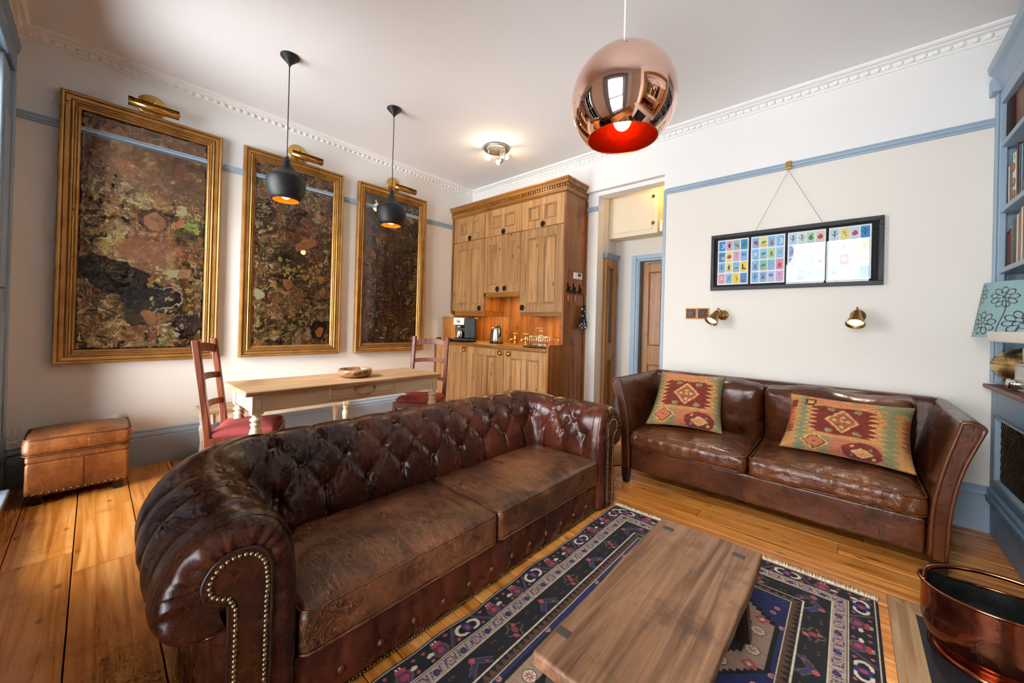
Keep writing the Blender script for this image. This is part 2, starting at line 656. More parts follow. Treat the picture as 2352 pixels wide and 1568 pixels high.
simple('seat_red', (158, 62, 62), .8, bump=.3, bscale=300, var=.12, vscale=130)
simple('thread_pale', (206, 190, 160), .7)
def jute():
    t = NT('jute')
    v = t.coords((1, 1, 1))
    ck = t.n('TexChecker', ins={'Vector': v, 'Color1': rgba((176, 132, 78)), 'Color2': rgba((150, 104, 56)), 'Scale': 60.0})
    t.bsdf(ck.outputs[0], .9, 0, t.bump(ck.outputs[1], .4, .004))
jute()
def gilt():
    t = NT('gilt')
    v = t.coords()
    c = t.ramp(t.noise(v, 9, 5, .6), [(.3, rgba((150, 102, 46))), (.55, rgba((172, 124, 64))), (.8, rgba((186, 140, 80)))])
    t.bsdf(c, .40, .6, t.bump(t.noise(v, 60, 3), .08, .003))
gilt()
simple('gilt_dark', (96, 62, 26), .5, .5)
glass('picture_glass', 1.24)
glass('card_glass', 1.40)
glass('window_glass')
def frosted():
    t = NT('frosted_glass')
    v = t.coords()
    c = t.ramp(t.noise(v, 140, 4, .7), [(.35, rgba((74, 66, 62))), (.6, rgba((112, 104, 98))), (.78, rgba((160, 152, 146)))])
    t.bsdf(c, .35, 0, t.bump(t.noise(v, 120, 3), .4, .004), Specular_IOR_Level=.5)
frosted()
def copper():
    t = NT('copper_mirror')
    t.bsdf(rgba((252, 212, 194)), .015, 1.0)
    t = NT('copper_lining')
    t.bsdf(rgba((246, 138, 74)), .25, 1.0)
    t = NT('copper_old')
    v = t.coords()
    c = t.ramp(t.noise(v, 7, 6, .65), [(.3, rgba((96, 50, 34))), (.55, rgba((146, 82, 58))), (.8, rgba((182, 116, 88)))])
    t.bsdf(c, t.math('ADD', t.math('MULTIPLY', t.noise(v, 20, 4), .2), .10), 1.0, t.bump(t.noise(v, 14, 3), .06, .006))
    t = NT('tarnish')
    v = t.coords()
    c = t.ramp(t.noise(v, 12, 5, .7), [(.35, rgba((22, 26, 26))), (.7, rgba((58, 60, 54)))])
    t.bsdf(c, .4, .6)
copper()
def gold_lining():
    t = NT('gold_lining')
    t.bsdf(rgba((236, 150, 40)), .3, .85, t.bump(t.noise(t.coords(), 90, 2), .4, .006))
gold_lining()
emit('bulb_warm', (1.0, .55, .16), 30.0)
emit('bulb_copper', (1.0, .64, .26), 18.0)
emit('bulb_white', (1.0, .84, .62), 22.0)
emit('bulb_spot', (1.0, .93, .78), 16.0)
emit('strip_warm', (1.0, .60, .20), 8.0)
simple('tenon_dark', (58, 48, 42), .6)
simple('paper_white', (236, 233, 226), .7)
painted('rug_pile', .95, .22, 260, .35)
painted('kilim', .9, .22, 240, .3)
painted('collage', .5, .35, 130, .12)
painted('card_print', .5, .06, 60)
painted('shade_fabric', .8, .08, 200)
painted('mitt_fabric', .8, 0)

# ------------------------------------------------------------------ room shell
H = 3.134
RX = 5.25          # right wall (behind the alcove bookcase)
FY = -4.15         # front wall with the windows
ZR0, ZR1 = 2.515, 2.565
OPX0, OPX1, OPZ = 2.063, 2.82, 2.68
RECY, RECZ, RECX0 = .06, 2.722, 0.0
UPPER, LOWER = 'wall_upper', 'wall_lower'

def struct(o, label):
    tag(o, label, kind='structure')
    return o

fl = thing('floor', 'wide honey-coloured pine floorboards with dark joints', None)
fl['kind'] = 'structure'
fl.pop('category', None)
box('floor_bed', 'underfloor', fl, -.1, RX+.1, FY-.2, 1.6, -.08, -.021)
# boards run along x
rows = [FY-.02, -4.0, -3.775, -3.54, -3.31, -3.09]
yy = -3.09
while yy < 0.5:
    yy += rng.choice([.118, .124, .13, .136])
    rows.append(yy)
plank_no = 0
for i in range(len(rows)-1):
    y0, y1 = rows[i], rows[i+1]
    wide = (y1-y0) > .2
    cuts = [-.02]
    if i == 1:
        cuts += [1.30, 3.6]
    elif i == 2:
        cuts += [1.53, 3.9]
    else:
        x = rng.uniform(.5, 2.6)
        while x < RX-.3:
            cuts.append(x)
            x += rng.uniform(1.6, 2.8)
    cuts.append(RX)
    for a, b in zip(cuts[:-1], cuts[1:]):
        g = .0022 if wide else .0014
        dz = rng.uniform(-.0015, .0012)
        mb = MB()
        mb.box(a+.001, b-.001, y0+g, y1-g, -.02, dz)
        cx_, cy_ = (a+b)/2, (y0+y1)/2
        me = mb.mesh('plank', (cx_, cy_, 0))
        p = link('plank', me, fl, 'floor_wood', (cx_, cy_, 0))
        bv = p.modifiers.new('bevel', 'BEVEL')
        bv.width, bv.segments = .002, 1

struct(box('ceiling', 'ceiling_paint', None, -.1, RX+.1, FY-.1, .12, H, H+.1), 'plain off-white plaster ceiling')

def two_tone(mb, fn):
    """fn(z0, z1) adds the solid twice: below and above the picture rail, in two paints"""
    mb.cur = 0
    fn(0.0, 2.54)
    mb.cur = 1
    fn(2.54, H)

w = MB(); two_tone(w, lambda a, b: w.box(-.12, 0, FY-.2, .12, a, b))
struct(w.build('wall_left', [LOWER, UPPER]), 'white left wall behind the three gilt framed collages')
w = MB()
# right portion of the back wall, lintel with a shallow recess, recess backs
two_tone(w, lambda a, b: w.box(OPX1, RX+.1, 0, .19, a, b))
w.cur = 1
w.box(-.1, OPX1, 0, .19, RECZ, H)
w.box(-.1, OPX1, RECY, .19, OPZ, RECZ)
w.cur = 0
w.box(-.1, OPX0, RECY, .19, 0, 2.54)
w.cur = 1
w.box(-.1, OPX0, RECY, .19, 2.54, OPZ)
struct(w.build('wall_back', [LOWER, UPPER]), 'cream back wall behind the sofa with an open doorway')
w = MB(); two_tone(w, lambda a, b: w.box(RX, RX+.12, FY-.2, .1, a, b))
struct(w.build('wall_right', [LOWER, UPPER]), 'white right wall at the back of the alcove')
# front wall with two window openings
w = MB()
xs = [-.1, WIN[0][0], WIN[0][1], WIN[1][0], WIN[1][1], RX+.1]
w.cur = 0
for k in (0, 2, 4):
    w.box(xs[k], xs[k+1], FY-.22, FY, 0, H)
for a, b in WIN:
    w.box(a, b, FY-.22, FY, 0, WZ[0])
    w.box(a, b, FY-.22, FY, WZ[1], H)
struct(w.build('wall_front', [UPPER]), 'white front wall holding the two tall windows')

for wi, (a, b) in enumerate(WIN):
    t = thing('window_%d' % (wi+1), ['tall blue-cased sash window beside the large ottoman', 'tall blue-cased sash window reflected in the picture glass'][wi], None, (a, FY, WZ[0]))
    t.pop('category', None)
    t['kind'] = 'structure'
    z0, z1 = WZ
    for s, (p, q) in enumerate(((a-.30, a), (b, b+.30))):
        m = MB()
        m.box(p, q, FY, FY+.030, 0, z1+.02)
        m.box(p if s == 0 else q-.05, p+.05 if s == 0 else q, FY, FY+.052, 0, z1+.02)
        m.box(p+.07, q-.07, FY+.02, FY+.040, .25, 1.2)
        m.box(p+.07, q-.07, FY+.02, FY+.040, 1.35, 2.45)
        m.build('casing', 'blue_paint', t, .006)
    m = MB()
    m.box(a-.30, b+.30, FY, FY+.050, z1+.02, z1+.16)
    m.prism([(FY, z1+.16), (FY+.05, z1+.16), (FY+.062, z1+.20), (FY+.062, z1+.23), (FY, z1+.23)], 0, a-.33, b+.33)
    m.build('head_casing', 'blue_paint_dark', t, .006)
    m = MB()
    m.box(a, b, FY-.02, FY+.10, z0-.03, z0)
    m.build('sill', 'blue_paint', t, .005)
    m = MB()
    m.box(a, b, FY, FY+.03, .0, z0-.03)
    m.build('apron_panel', 'blue_paint', t)
    zm = (z0+z1)/2
    for (za, zb, yy) in ((z0, zm+.02, FY-.09), (zm-.02, z1, FY-.13)):
        m = MB()
        for (p, q) in ((a, a+.05), (b-.05, b), ((a+b)/2-.012, (a+b)/2+.012)):
            m.box(p, q, yy-.02, yy+.02, za, zb)
        m.box(a, b, yy-.02, yy+.02, za, za+.05)
        m.box(a, b, yy-.02, yy+.02, zb-.05, zb)
        sash = m.build('sash', 'blue_paint', t)
        for (p, q) in ((a+.05, (a+b)/2-.012), ((a+b)/2+.012, b-.05)):
            box('pane', 'window_glass', sash, p, q, yy-.003, yy+.003, za+.05, zb-.05)

# hall behind the doorway
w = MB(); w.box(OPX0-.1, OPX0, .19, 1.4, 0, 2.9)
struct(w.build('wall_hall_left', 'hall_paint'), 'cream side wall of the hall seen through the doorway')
DX0, DX1, DZ1 = 2.372, 3.0, 1.975
w = MB()
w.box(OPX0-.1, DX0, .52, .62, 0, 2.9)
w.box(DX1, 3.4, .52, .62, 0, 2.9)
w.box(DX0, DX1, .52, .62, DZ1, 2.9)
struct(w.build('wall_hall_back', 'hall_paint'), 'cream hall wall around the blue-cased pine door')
w = MB(); w.box(3.3, 3.4, .19, .52, 0, 2.9)
struct(w.build('wall_hall_right', 'hall_paint'), 'cream end wall of the hall hidden beside the doorway')
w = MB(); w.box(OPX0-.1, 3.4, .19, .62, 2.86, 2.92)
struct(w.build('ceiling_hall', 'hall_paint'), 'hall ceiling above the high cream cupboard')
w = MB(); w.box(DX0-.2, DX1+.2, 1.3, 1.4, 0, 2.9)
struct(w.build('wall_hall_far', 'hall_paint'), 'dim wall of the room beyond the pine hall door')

# cornice: moulded profile with a row of eggs
CP = [(0, 3.056), (.012, 3.058), (.014, 3.066), (.010, 3.070), (.022, 3.076), (.030, 3.092), (.034, 3.098), (.060, 3.104), (.066, 3.112), (.084, 3.114), (.094, 3.122), (.098, H), (0, H)]
egg_me = MB().sphere((0, 0, 0), 1.0, 8, (.019, .012, .017)).mesh('egg')
egg_me.materials.append(MATS['cornice_paint'])
dart_me = MB().sphere((0, 0, 0), 1.0, 6, (.004, .010, .014)).mesh('dart')
dart_me.materials.append(MATS['cornice_paint'])
t1 = struct(MB().prism([(-z_, x_) for x_, z_ in CP] and [(z_, x_) for x_, z_ in CP], 1, FY, -.0).build('trim_1', 'cornice_paint'), 'white egg-and-dart cornice along the left wall')
t2 = struct(MB().prism([(-x_, z_) for x_, z_ in CP], 0, 0, RX).build('trim_2', 'cornice_paint'), 'white egg-and-dart cornice along the back wall')
t3 = struct(MB().prism([(FY+x_, z_) for x_, z_ in CP], 0, 0, RX).build('trim_3', 'cornice_paint'), 'white egg-and-dart cornice along the front wall')
ST = .056
k = FY+.09
while k < -.04:
    o = link('egg', egg_me, t1, None, (.030, k, 3.086))
    o.rotation_euler = (0, .6, PI/2)
    k += ST
k = .06
while k < 4.85:
    o = link('egg', egg_me, t2, None, (k, -.030, 3.086))
    o.rotation_euler = (.6, 0, 0)
    k += ST
k = .06
while k < 1.0:
    o = link('egg', egg_me, t3, None, (k, FY+.030, 3.086))
    o.rotation_euler = (-.6, 0, 0)
    k += ST

# picture rail
RPF = [(0, ZR0), (.012, ZR0), (.016, ZR0+.010), (.026, ZR0+.020), (.028, ZR0+.032), (.022, ZR0+.038), (.026, ZR0+.044), (.026, ZR1), (0, ZR1)]
struct(MB().prism([(z_, x_) for x_, z_ in RPF], 1, FY, -.002).build('trim_4', 'blue_paint'), 'blue picture rail on the left wall')
struct(MB().prism([(-x_, z_) for x_, z_ in RPF], 0, OPX1+.02, 4.86).build('trim_5', 'blue_paint'), 'long blue picture rail above the brown sofa')
struct(MB().prism([(RECY-x_, z_-.005) for x_, z_ in RPF], 0, 1.93, OPX0-.003).build('trim_6', 'blue_paint'), 'short blue picture rail stub beside the doorway')
struct(box('trim_7', 'blue_paint', None, OPX1-.004, OPX1+.022, -.006, .03, 0, ZR0+.045), 'thin blue edging strip on the right side of the doorway')

# baseboards
def base_prof(sgn=1):
    return [(0, 0), (.028, 0), (.028, .215), (.020, .222), (.024, .232), (.020, .250), (.012, .262), (.014, .272), (.008, .281), (0, .281)]
struct(MB().prism([(z_, x_) for x_, z_ in base_prof()], 1, FY, -.64).build('baseboard_left', 'blue_paint'), 'tall blue baseboard along the left wall')
struct(MB().prism([(-x_, z_) for x_, z_ in base_prof()], 0, OPX1+.02, 4.86).build('baseboard_back', 'blue_paint'), 'blue baseboard on the back wall behind the sofa')
struct(MB().prism([(.52-x_, z_) for x_, z_ in base_prof()], 0, OPX0, 2.27).build('baseboard_hall', 'blue_paint'), 'short blue baseboard in the hall')

# ---- hall: side door with frosted glass, pine back door, high cupboard, alarm box
def panel_frame(m, x0, x1, z0, z1, y, d=.012, w_=.022, s=-1):
    """mitred moulding frame on a door face (facing s*y)"""
    prof = [(0, 0), (0, d*.75), (w_*.22, d), (w_*.42, d*.85), (w_*.55, d*.45), (w_*.8, d*.38), (w_, d*.12), (w_, 0)]
    n = len(prof)
    vs = []
    for (px, pz, sx, sz) in ((x0, z0, 1, 1), (x1, z0, -1, 1), (x1, z1, -1, -1), (x0, z1, 1, -1)):
        vs += [(px+sx*a, y+s*b, pz+sz*a) for a, b in prof]
    fs = []
    for k in range(4):
        k2 = (k+1) % 4
        fs += [(k*n+i, k*n+(i+1) % n, k2*n+(i+1) % n, k2*n+i) for i in range(n)]
    m.add(vs, fs)

d1 = thing('door_1', 'narrow pine side door with a frosted glass panel in the hall', None, (OPX0+.01, .21, 0))
d1.pop('category', None); d1['kind'] = 'structure'
m = MB()
for (a, b, c, e) in ((.205, .252, 0, 2.0), (.39, .49, 0, 2.0), (.252, .39, 0, .16), (.252, .39, .82, 1.0), (.252, .39, 1.90, 2.0)):
    m.box(OPX0+.002, OPX0+.042, a, b, c, e)
m.box(OPX0+.002, OPX0+.022, .252, .39, .16, .82)
m.build('leaf', 'door_pine', d1, .003)
box('glass_panel', 'frosted_glass', d1, OPX0+.018, OPX0+.024, .252, .39, 1.0, 1.90)
m = MB()
for (a, b, c, e) in ((.252, .39, 1.0, 1.015), (.252, .39, 1.885, 1.90), (.252, .264, 1.0, 1.90), (.378, .39, 1.0, 1.90), (.252, .39, .80, .82), (.252, .39, .16, .18), (.252, .264, .16, .82), (.378, .39, .16, .82)):
    m.box(OPX0+.02, OPX0+.050, a, b, c, e)
m.build('moulding', 'door_pine', d1, .003)
m = MB()
m.prism([(2.0, OPX0), (2.0, OPX0+.045), (2.02, OPX0+.048), (2.045, OPX0+.06), (2.06, OPX0+.06), (2.06, OPX0)], 1, .195, .515)
m.build('head_casing', 'blue_paint_dark', d1)
m = MB()
m.box(OPX0, OPX0+.05, .49, .515, 0, 2.0)
m.build('casing', 'blue_paint', d1)
for zz in (1.72, .3):
    box('hinge', 'brass_old', d1, OPX0+.042, OPX0+.05, .478, .488, zz, zz+.09)

d2 = thing('door_2', 'panelled pine door in a blue casing at the back of the hall', None, (DX0, .52, 0))
d2.pop('category', None); d2['kind'] = 'structure'
m = MB()
m.box(2.276, 2.332, .52, .492, 0, 2.045)
m.box(2.3325, 2.352, .52, .50, 0, 1.9975)
m.box(2.3325, DX1+.1, .52, .492, 1.998, 2.045)
m.box(2.3525, DX1+.05, .52, .50, 1.975, 1.9975)
m.build('casing', 'blue_paint', d2, .004)
m = MB()
m.box(2.352, 2.3765, .50, .62, 0, 1.975)
m.build('jamb', 'blue_paint_dark', d2)
m = MB()
yl = .575
for (a, b, c, e) in ((2.380, 2.455, 0, 1.965), (2.60, 2.70, 0, 1.94), (2.87, 2.99, 0, 1.94), (2.455, 2.60, 1.85, 1.94), (2.455, 2.60, .78, 1.0), (2.455, 2.60, 0, .2), (2.70, 2.87, 1.85, 1.94), (2.70, 2.87, .78, 1.0), (2.70, 2.87, 0, .2)):
    m.box(a, b, yl, yl+.04, c, e)
for a, b in ((2.455, 2.60), (2.70, 2.87)):
    m.box(a, b, yl+.015, yl+.03, .2, .78)
    m.box(a, b, yl+.015, yl+.03, 1.0, 1.85)
m.build('leaf', 'door_pine', d2, .003)
m = MB()
for a, b in ((2.455, 2.60), (2.70, 2.87)):
    panel_frame(m, a, b, .2, .78, yl+.016, .012, .014)
    panel_frame(m, a, b, 1.0, 1.85, yl+.016, .012, .014)
m.build('moulding', 'door_pine', d2)

hc = thing('high_cupboard', 'cream box cupboard mounted high in the hall above the doors', 'cupboard', (2.35, .52, 2.24))
m = MB()
m.box(OPX0+.002, 2.635, .32, .518, 2.237, 2.73)
m.build('body', 'cupboard_cream', hc, .004)
dd = box('door', 'cupboard_cream', hc, 2.115, 2.589, .310, .3198, 2.287, 2.71, .003)
for zz in (2.33, 2.62):
    box('hinge', 'brass_dark', dd, 2.575, 2.603, .3095, .306, zz, zz+.035)
al = thing('alarm_box', 'small white alarm sounder on the side of the high hall cupboard', 'alarm box', (2.70, .42, 2.29))
mb = MB(); mb.box(2.637, 2.672, .36, .47, 2.255, 2.385); mb.build('housing', 'white_plastic', al, .012, 3)
mb = MB(); mb.cyl((2.672, .415, 2.32), (2.676, .415, 2.32), .012, 12); mb.build('indicator', 'black_plastic', al)
# warm hall lamp above the opening
hl = thing('hall_lamp', 'warm glass globe lamp on the hall ceiling', 'lamp', (2.9, .26, 2.86))
d = bpy.data.lights.new('hall_glow', 'POINT'); d.energy, d.color, d.shadow_soft_size = 5, (1, .62, .16), .05
o = bpy.data.objects.new('hall_glow', d); COL.objects.link(o); o.location = (2.80, .255, 2.775)
MB().lathe([(0, 2.859), (.05, 2.859), (.05, 2.84), (.02, 2.835), (.02, 2.82)], (2.9, .26, 0), 16).build('mount', 'brass_old', hl)
MB().sphere((2.9, .26, 2.775), .045, 16).build('globe', 'bulb_warm', hl)

# ---- right side: alcove bookcase, radiator cupboard, chimney breast, fireplace
BX = 4.86
AY = -1.40      # alcove ends at the chimney breast
bk = thing('bookcase', 'blue-painted built-in alcove bookcase beside the back wall', 'bookcase', (5.05, -.7, .92))
m = MB()
m.box(BX, BX+.03, -.075, -.002, .93, 2.70)
m.box(BX-.012, BX, -.058, -.018, .93, 2.70)
pil = m.build('pilaster', 'blue_paint', bk, .004)
m = MB()
m.box(BX, BX+.03, AY+.002, AY+.07, .93, 2.70)
m.build('pilaster', 'blue_paint', bk, .004)
m = MB()
m.box(BX-.035, BX+.03, -.105, -.002, 2.70, 2.80)
m.box(BX-.022, BX+.03, -.088, -.002, 2.80, 2.83)
m.build('pilaster_cap', 'blue_paint', bk, .006)
m = MB()
m.box(BX, BX+.03, AY+.002, -.075, 2.62, 2.70)
m.build('head_rail', 'blue_paint', bk, .003)
m = MB()
m.prism([(2.70, BX+.03), (2.70, BX), (2.74, BX-.012), (2.78, BX-.03), (2.80, BX-.055), (2.845, BX-.06), (2.845, BX+.03)], 1, AY+.002, -.105)
m.build('cornice', 'blue_paint', bk, .003)
for z0 in (2.385, 1.985, 1.62):
    box('shelf', 'blue_paint', bk, BX+.005, RX-.015, AY+.005, -.004, z0-.03, z0, .004)
box('back_panel', 'blue_paint', bk, RX-.014, RX-.002, AY+.002, -.002, .95, 2.845)
box('side_panel', 'blue_paint', bk, BX+.03, RX-.014, -.0145, -.002, .95, 2.70)

cb = thing('radiator_cupboard', 'blue alcove cupboard with a brass grille and walnut top', 'cupboard', (5.05, -.7, 0))
m = MB()
m.box(BX, RX-.01, AY+.003, -.003, .0, .20)
m.prism([(.20, BX+.05), (.20, BX-.018), (.235, BX-.020), (.245, BX-.010), (.27, BX-.012), (.285, BX), (.285, BX+.05)], 1, AY+.003, -.003)
m.build('plinth', 'blue_paint_dark', cb, .003)
m = MB()
for (a, b, c, e) in ((-.003, -.13, .285, .89), (AY+.003, AY+.13, .285, .89), (-.13, AY+.13, .285, .345), (-.13, AY+.13, .745, .89)):
    m.box(BX, BX+.022, a, b, c, e)
fr = m.build('frame', 'blue_paint_dark', cb, .003)
m = MB()
y0, y1, z0, z1 = -.13, AY+.13, .345, .745
for (a, b, c, e) in ((y0, y0-.02, z0, z1), (y1, y1+.02, z0, z1), (y0, y1, z0, z0+.02), (y0, y1, z1-.02, z1)):
    m.box(BX-.010, BX+.015, a, b, c, e)
m.build('moulding', 'blue_paint', fr, .004)
m = MB()
zc = 0
a0, b0, c0, e0 = AY+.15, -.15, .365, .725
step = .030
k = a0-(e0-c0)
segs = []
def clipseg(p, q):
    # clip segment (y,z) to the rectangle
    (ya, za), (yb, zb) = p, q
    t0, t1 = 0.0, 1.0
    dy, dz = yb-ya, zb-za
    for pp, qq in ((-dy, ya-a0), (dy, b0-ya), (-dz, za-c0), (dz, e0-za)):
        if abs(pp) < 1e-9:
            if qq < 0: return None
            continue
        r_ = qq/pp
        if pp < 0: t0 = max(t0, r_)
        else: t1 = min(t1, r_)
    return ((ya+t0*dy, za+t0*dz), (ya+t1*dy, za+t1*dz)) if t1-t0 > 1e-3 else None
hgt = e0-c0
k = a0-hgt
while k < b0+hgt:
    for sgn in (1, -1):
        s_ = clipseg((k, c0), (k+sgn*hgt*.62, e0))
        if s_:
            segs.append((s_, sgn))
    k += step
for (p, q), sgn in segs:
    x_ = BX+.012+(.002 if sgn > 0 else 0)
    d_ = Vector((0, q[0]-p[0], q[1]-p[1]))
    if d_.length < .01: continue
    n_ = Vector((0, -d_.z, d_.y)).normalized()*.0055
    A, B = Vector((x_, *p)), Vector((x_, *q))
    X_ = Vector((.002, 0, 0))
    m.hexa([A-n_, A+n_, A+n_+X_, A-n_+X_], [B-n_, B+n_, B+n_+X_, B-n_+X_])
gr = m.build('grille', 'brass_dark', cb)
gr['kind'] = 'stuff'
box('lining', 'soot_black', cb, BX+.03, BX+.034, AY+.1, -.1, .3, .8)  # plain near-black sheet set behind the grille
box('cupboard_top', 'walnut', cb, BX-.035, RX-.016, AY+.003, -.003, .892, .917, .006)

w = MB(); two_tone(w, lambda a, b: w.box(4.80, RX, -3.05, AY, a, b))
struct(w.build('wall_chimney', [LOWER, UPPER]), 'chimney breast standing forward of the right wall')
mp = thing('mantelpiece', 'pale marble mantelpiece at the right edge with a jutting shelf', 'mantelpiece', (4.72, -2.22, 0))
box('shelf', 'marble', mp, 4.60, 4.798, -3.06, -1.388, 1.19, 1.228, .004)
box('jamb', 'marble', mp, 4.72, 4.798, -1.95, -1.73, 0, 1.19, .004)
box('jamb', 'marble', mp, 4.72, 4.798, -2.95, -2.75, 0, 1.19, .004)
box('frieze', 'marble', mp, 4.72, 4.798, -2.75, -1.95, .98, 1.19, .004)
box('firebox', 'soot_black', mp, 4.785, 4.797, -2.75, -1.95, 0.02, .98)
he = thing('hearth', 'dark slate hearth with a mitred pale timber border', 'hearth', (4.6, -2.2, 0))
box('slab', 'slate', he, 4.43, 4.71, -3.10, -1.35, .001, .012, .002)
m = MB(); m.hexa([(4.345, -3.19, .001), (4.43, -3.10, .001), (4.43, -1.352, .001), (4.345, -1.265, .001)], [(4.345, -3.19, .016), (4.43, -3.10, .016), (4.43, -1.352, .016), (4.345, -1.265, .016)])
m.build('border', 'hearth_wood', he, .002)
m = MB(); m.hexa([(4.345, -1.265, .001), (4.43, -1.352, .001), (4.86, -1.352, .001), (4.86, -1.265, .001)], [(4.345, -1.265, .016), (4.43, -1.352, .016), (4.86, -1.352, .016), (4.86, -1.265, .016)])
m.build('border', 'hearth_wood', he, .002)
mr = thing('overmantel_mirror', 'tall gilt overmantel mirror above the fireplace, reflected in the copper globe', 'mirror', (4.79, -2.2, 1.23))
m = MB()
for (a, b, c, e) in ((-2.85, -2.75, 1.240, 2.62), (-1.65, -1.55, 1.240, 2.62), (-2.85, -1.55, 2.62, 2.74), (-2.75, -1.65, 1.240, 1.32)):
    m.box(4.745, 4.797, a, b, c, e)
m.build('frame', 'gilt', mr, .01)
t_ = NT('mirror'); t_.bsdf((.92, .92, .92, 1), .01, 1.0)
box('mirror_glass', 'mirror', mr, 4.775, 4.790, -2.75, -1.65, 1.32, 2.62)
# ------------------------------------------------------------------ printed pattern helpers
def C3(h):
    return np.array(lin(h), np.float32)

class Canvas:
    """colour field on a regular grid, origin at lower left, units of metres (or any)"""
    def __init__(self, w, h, nx, ny, bg):
        self.X, self.Y = np.meshgrid(np.linspace(0, w, nx), np.linspace(0, h, ny), indexing='ij')
        self.c = np.zeros((nx, ny, 3), np.float32)
        self.c[:] = C3(bg)
    def put(self, mask, col, a=1.0):
        col = C3(col) if not isinstance(col, np.ndarray) else col
        self.c[mask] = self.c[mask]*(1-a)+col*a
    def ell(self, cx, cy, rx, ry, col, rot=0.0, a=1.0):
        dx, dy = self.X-cx, self.Y-cy
        c, s = math.cos(rot), math.sin(rot)
        self.put(((dx*c+dy*s)/rx)**2+((-dx*s+dy*c)/ry)**2 < 1, col, a)
    def rect(self, x0, x1, y0, y1, col, a=1.0):
        self.put((self.X >= x0) & (self.X <= x1) & (self.Y >= y0) & (self.Y <= y1), col, a)
    def poly(self, pts, col, a=1.0):
        ins = np.zeros(self.X.shape, bool)
        n = len(pts)
        for i in range(n):
            (x1, y1), (x2, y2) = pts[i], pts[(i+1) % n]
            if y1 == y2: continue
            cond = ((y1 > self.Y) != (y2 > self.Y)) & (self.X < (x2-x1)*(self.Y-y1)/(y2-y1)+x1)
            ins ^= cond
        self.put(ins, col, a)
    def line(self, p, q, w, col, a=1.0):
        p, q = np.array(p, float), np.array(q, float)
        d = q-p
        L = max((d**2).sum(), 1e-12)
        t = np.clip(((self.X-p[0])*d[0]+(self.Y-p[1])*d[1])/L, 0, 1)
        self.put((self.X-p[0]-t*d[0])**2+(self.Y-p[1]-t*d[1])**2 < (w/2)**2, col, a)

# ------------------------------------------------------------------ the three framed collages on the left wall
def collage(seed, w, h, pal, weights, nseed, nx, ny):
    rs = np.random.RandomState(seed)
    cv = Canvas(w, h, nx, ny, '#2a1c14')
    P = np.stack([cv.X, cv.Y, np.zeros_like(cv.X)], -1)
    wx = fbm(P, 9, 4, seed)*.10+fbm(P, 45, 3, seed+2)*.025
    wy = fbm(P, 9, 4, seed+5)*.10+fbm(P, 45, 3, seed+8)*.025
    X, Y = cv.X+wx, cv.Y+wy
    pc = np.array([C3(c) for c in pal])
    cw_ = np.cumsum(weights)
    tab = rs.rand(5, 4096)
    for lv, (size, amount, keep) in enumerate(((.13, 1.0, 1.0), (.060, .75, .75), (.028, .65, .62), (.013, .55, .45), (.0075, .40, .30))):
        gx_, gy_ = X/size, Y/size
        ix, iy = np.floor(gx_).astype(int), np.floor(gy_).astype(int)
        best = np.full(X.shape, 1e9)
        bid = np.zeros(X.shape, int)
        for ddx in (-1, 0, 1):
            for ddy in (-1, 0, 1):
                h_ = ((ix+ddx)*131+(iy+ddy)*7919+lv*577+seed*3571) % 4096
                d = (gx_-ix-ddx-tab[0][h_])**2+(gy_-iy-ddy-tab[1][h_])**2
                m = d < best
                best[m] = d[m]
                bid[m] = h_[m]
        ci = np.minimum(np.searchsorted(cw_, tab[2][bid]), len(pal)-1)
        col = pc[ci]*(.35+1.4*tab[3][bid]**1.5)[..., None]
        use = tab[4][bid] < keep
        cv.c[use] = (cv.c*(1-amount)+col*amount)[use]
    sh = .80+.65*fbm(P, 22, 4, seed+3)
    cv.c *= np.clip(sh, .25, 1.7)[..., None]
    # flecks of pale torn paper
    fl_ = fbm(P, 60, 3, seed+20)
    cv.put((fl_ > .42) & (fbm(P, 7, 2, seed+21) > .0), '#b9a584', .75)
    cv.P = P
    cv.X0, cv.Y0 = cv.X, cv.Y
    cv.X, cv.Y = cv.X+wx*.55, cv.Y+wy*.55
    return cv

def figure(cv, x, y, s, skin, hair, dress, hat=None):
    """a loosely painted bust: dress, neck, head, hair"""
    cv.ell(x, y-.95*s, .80*s, .70*s, dress, 0, .35)
    cv.ell(x, y-.42*s, .17*s, .25*s, skin, 0, .6)
    cv.ell(x, y+.05*s, .42*s, .50*s, hair, 0, .8)
    cv.ell(x+.04*s, y, .28*s, .37*s, skin, 0, .62)
    cv.ell(x+.04*s, y+.08*s, .20*s, .05*s, hair, 0, .35)
    cv.ell(x+.18*s, y-.05*s, .12*s, .28*s, hair, 0, .3)
    if hat:
        cv.ell(x, y+.36*s, .70*s, .14*s, hat, .15, .9)
        cv.ell(x, y+.50*s, .34*s, .24*s, hat, 0, .9)

def blooms(cv, rs, n, x0, x1, y0, y1, cols, r=.018):
    for _ in range(n):
        x, y = rs.uniform(x0, x1), rs.uniform(y0, y1)
        c = cols[rs.randint(len(cols))]
        rr = r*rs.uniform(.35, 1.0)
        for k in range(5):
            a = 2*PI*k/5+rs.rand()
            cv.ell(x+rr*.7*math.cos(a), y+rr*.7*math.sin(a), rr*.5, rr*.38, c, a, .75)
        cv.ell(x, y, rr*.3, rr*.3, '#5a3a18', 0, .8)

AW, AH = .72, 1.745
NX, NY = 180, 436
browns = ['#1c120d', '#3a2517', '#5d3d22', '#7c5630', '#8f6a3e', '#4d4a24', '#5c6a34', '#b79c72', '#6e3426', '#22303a']

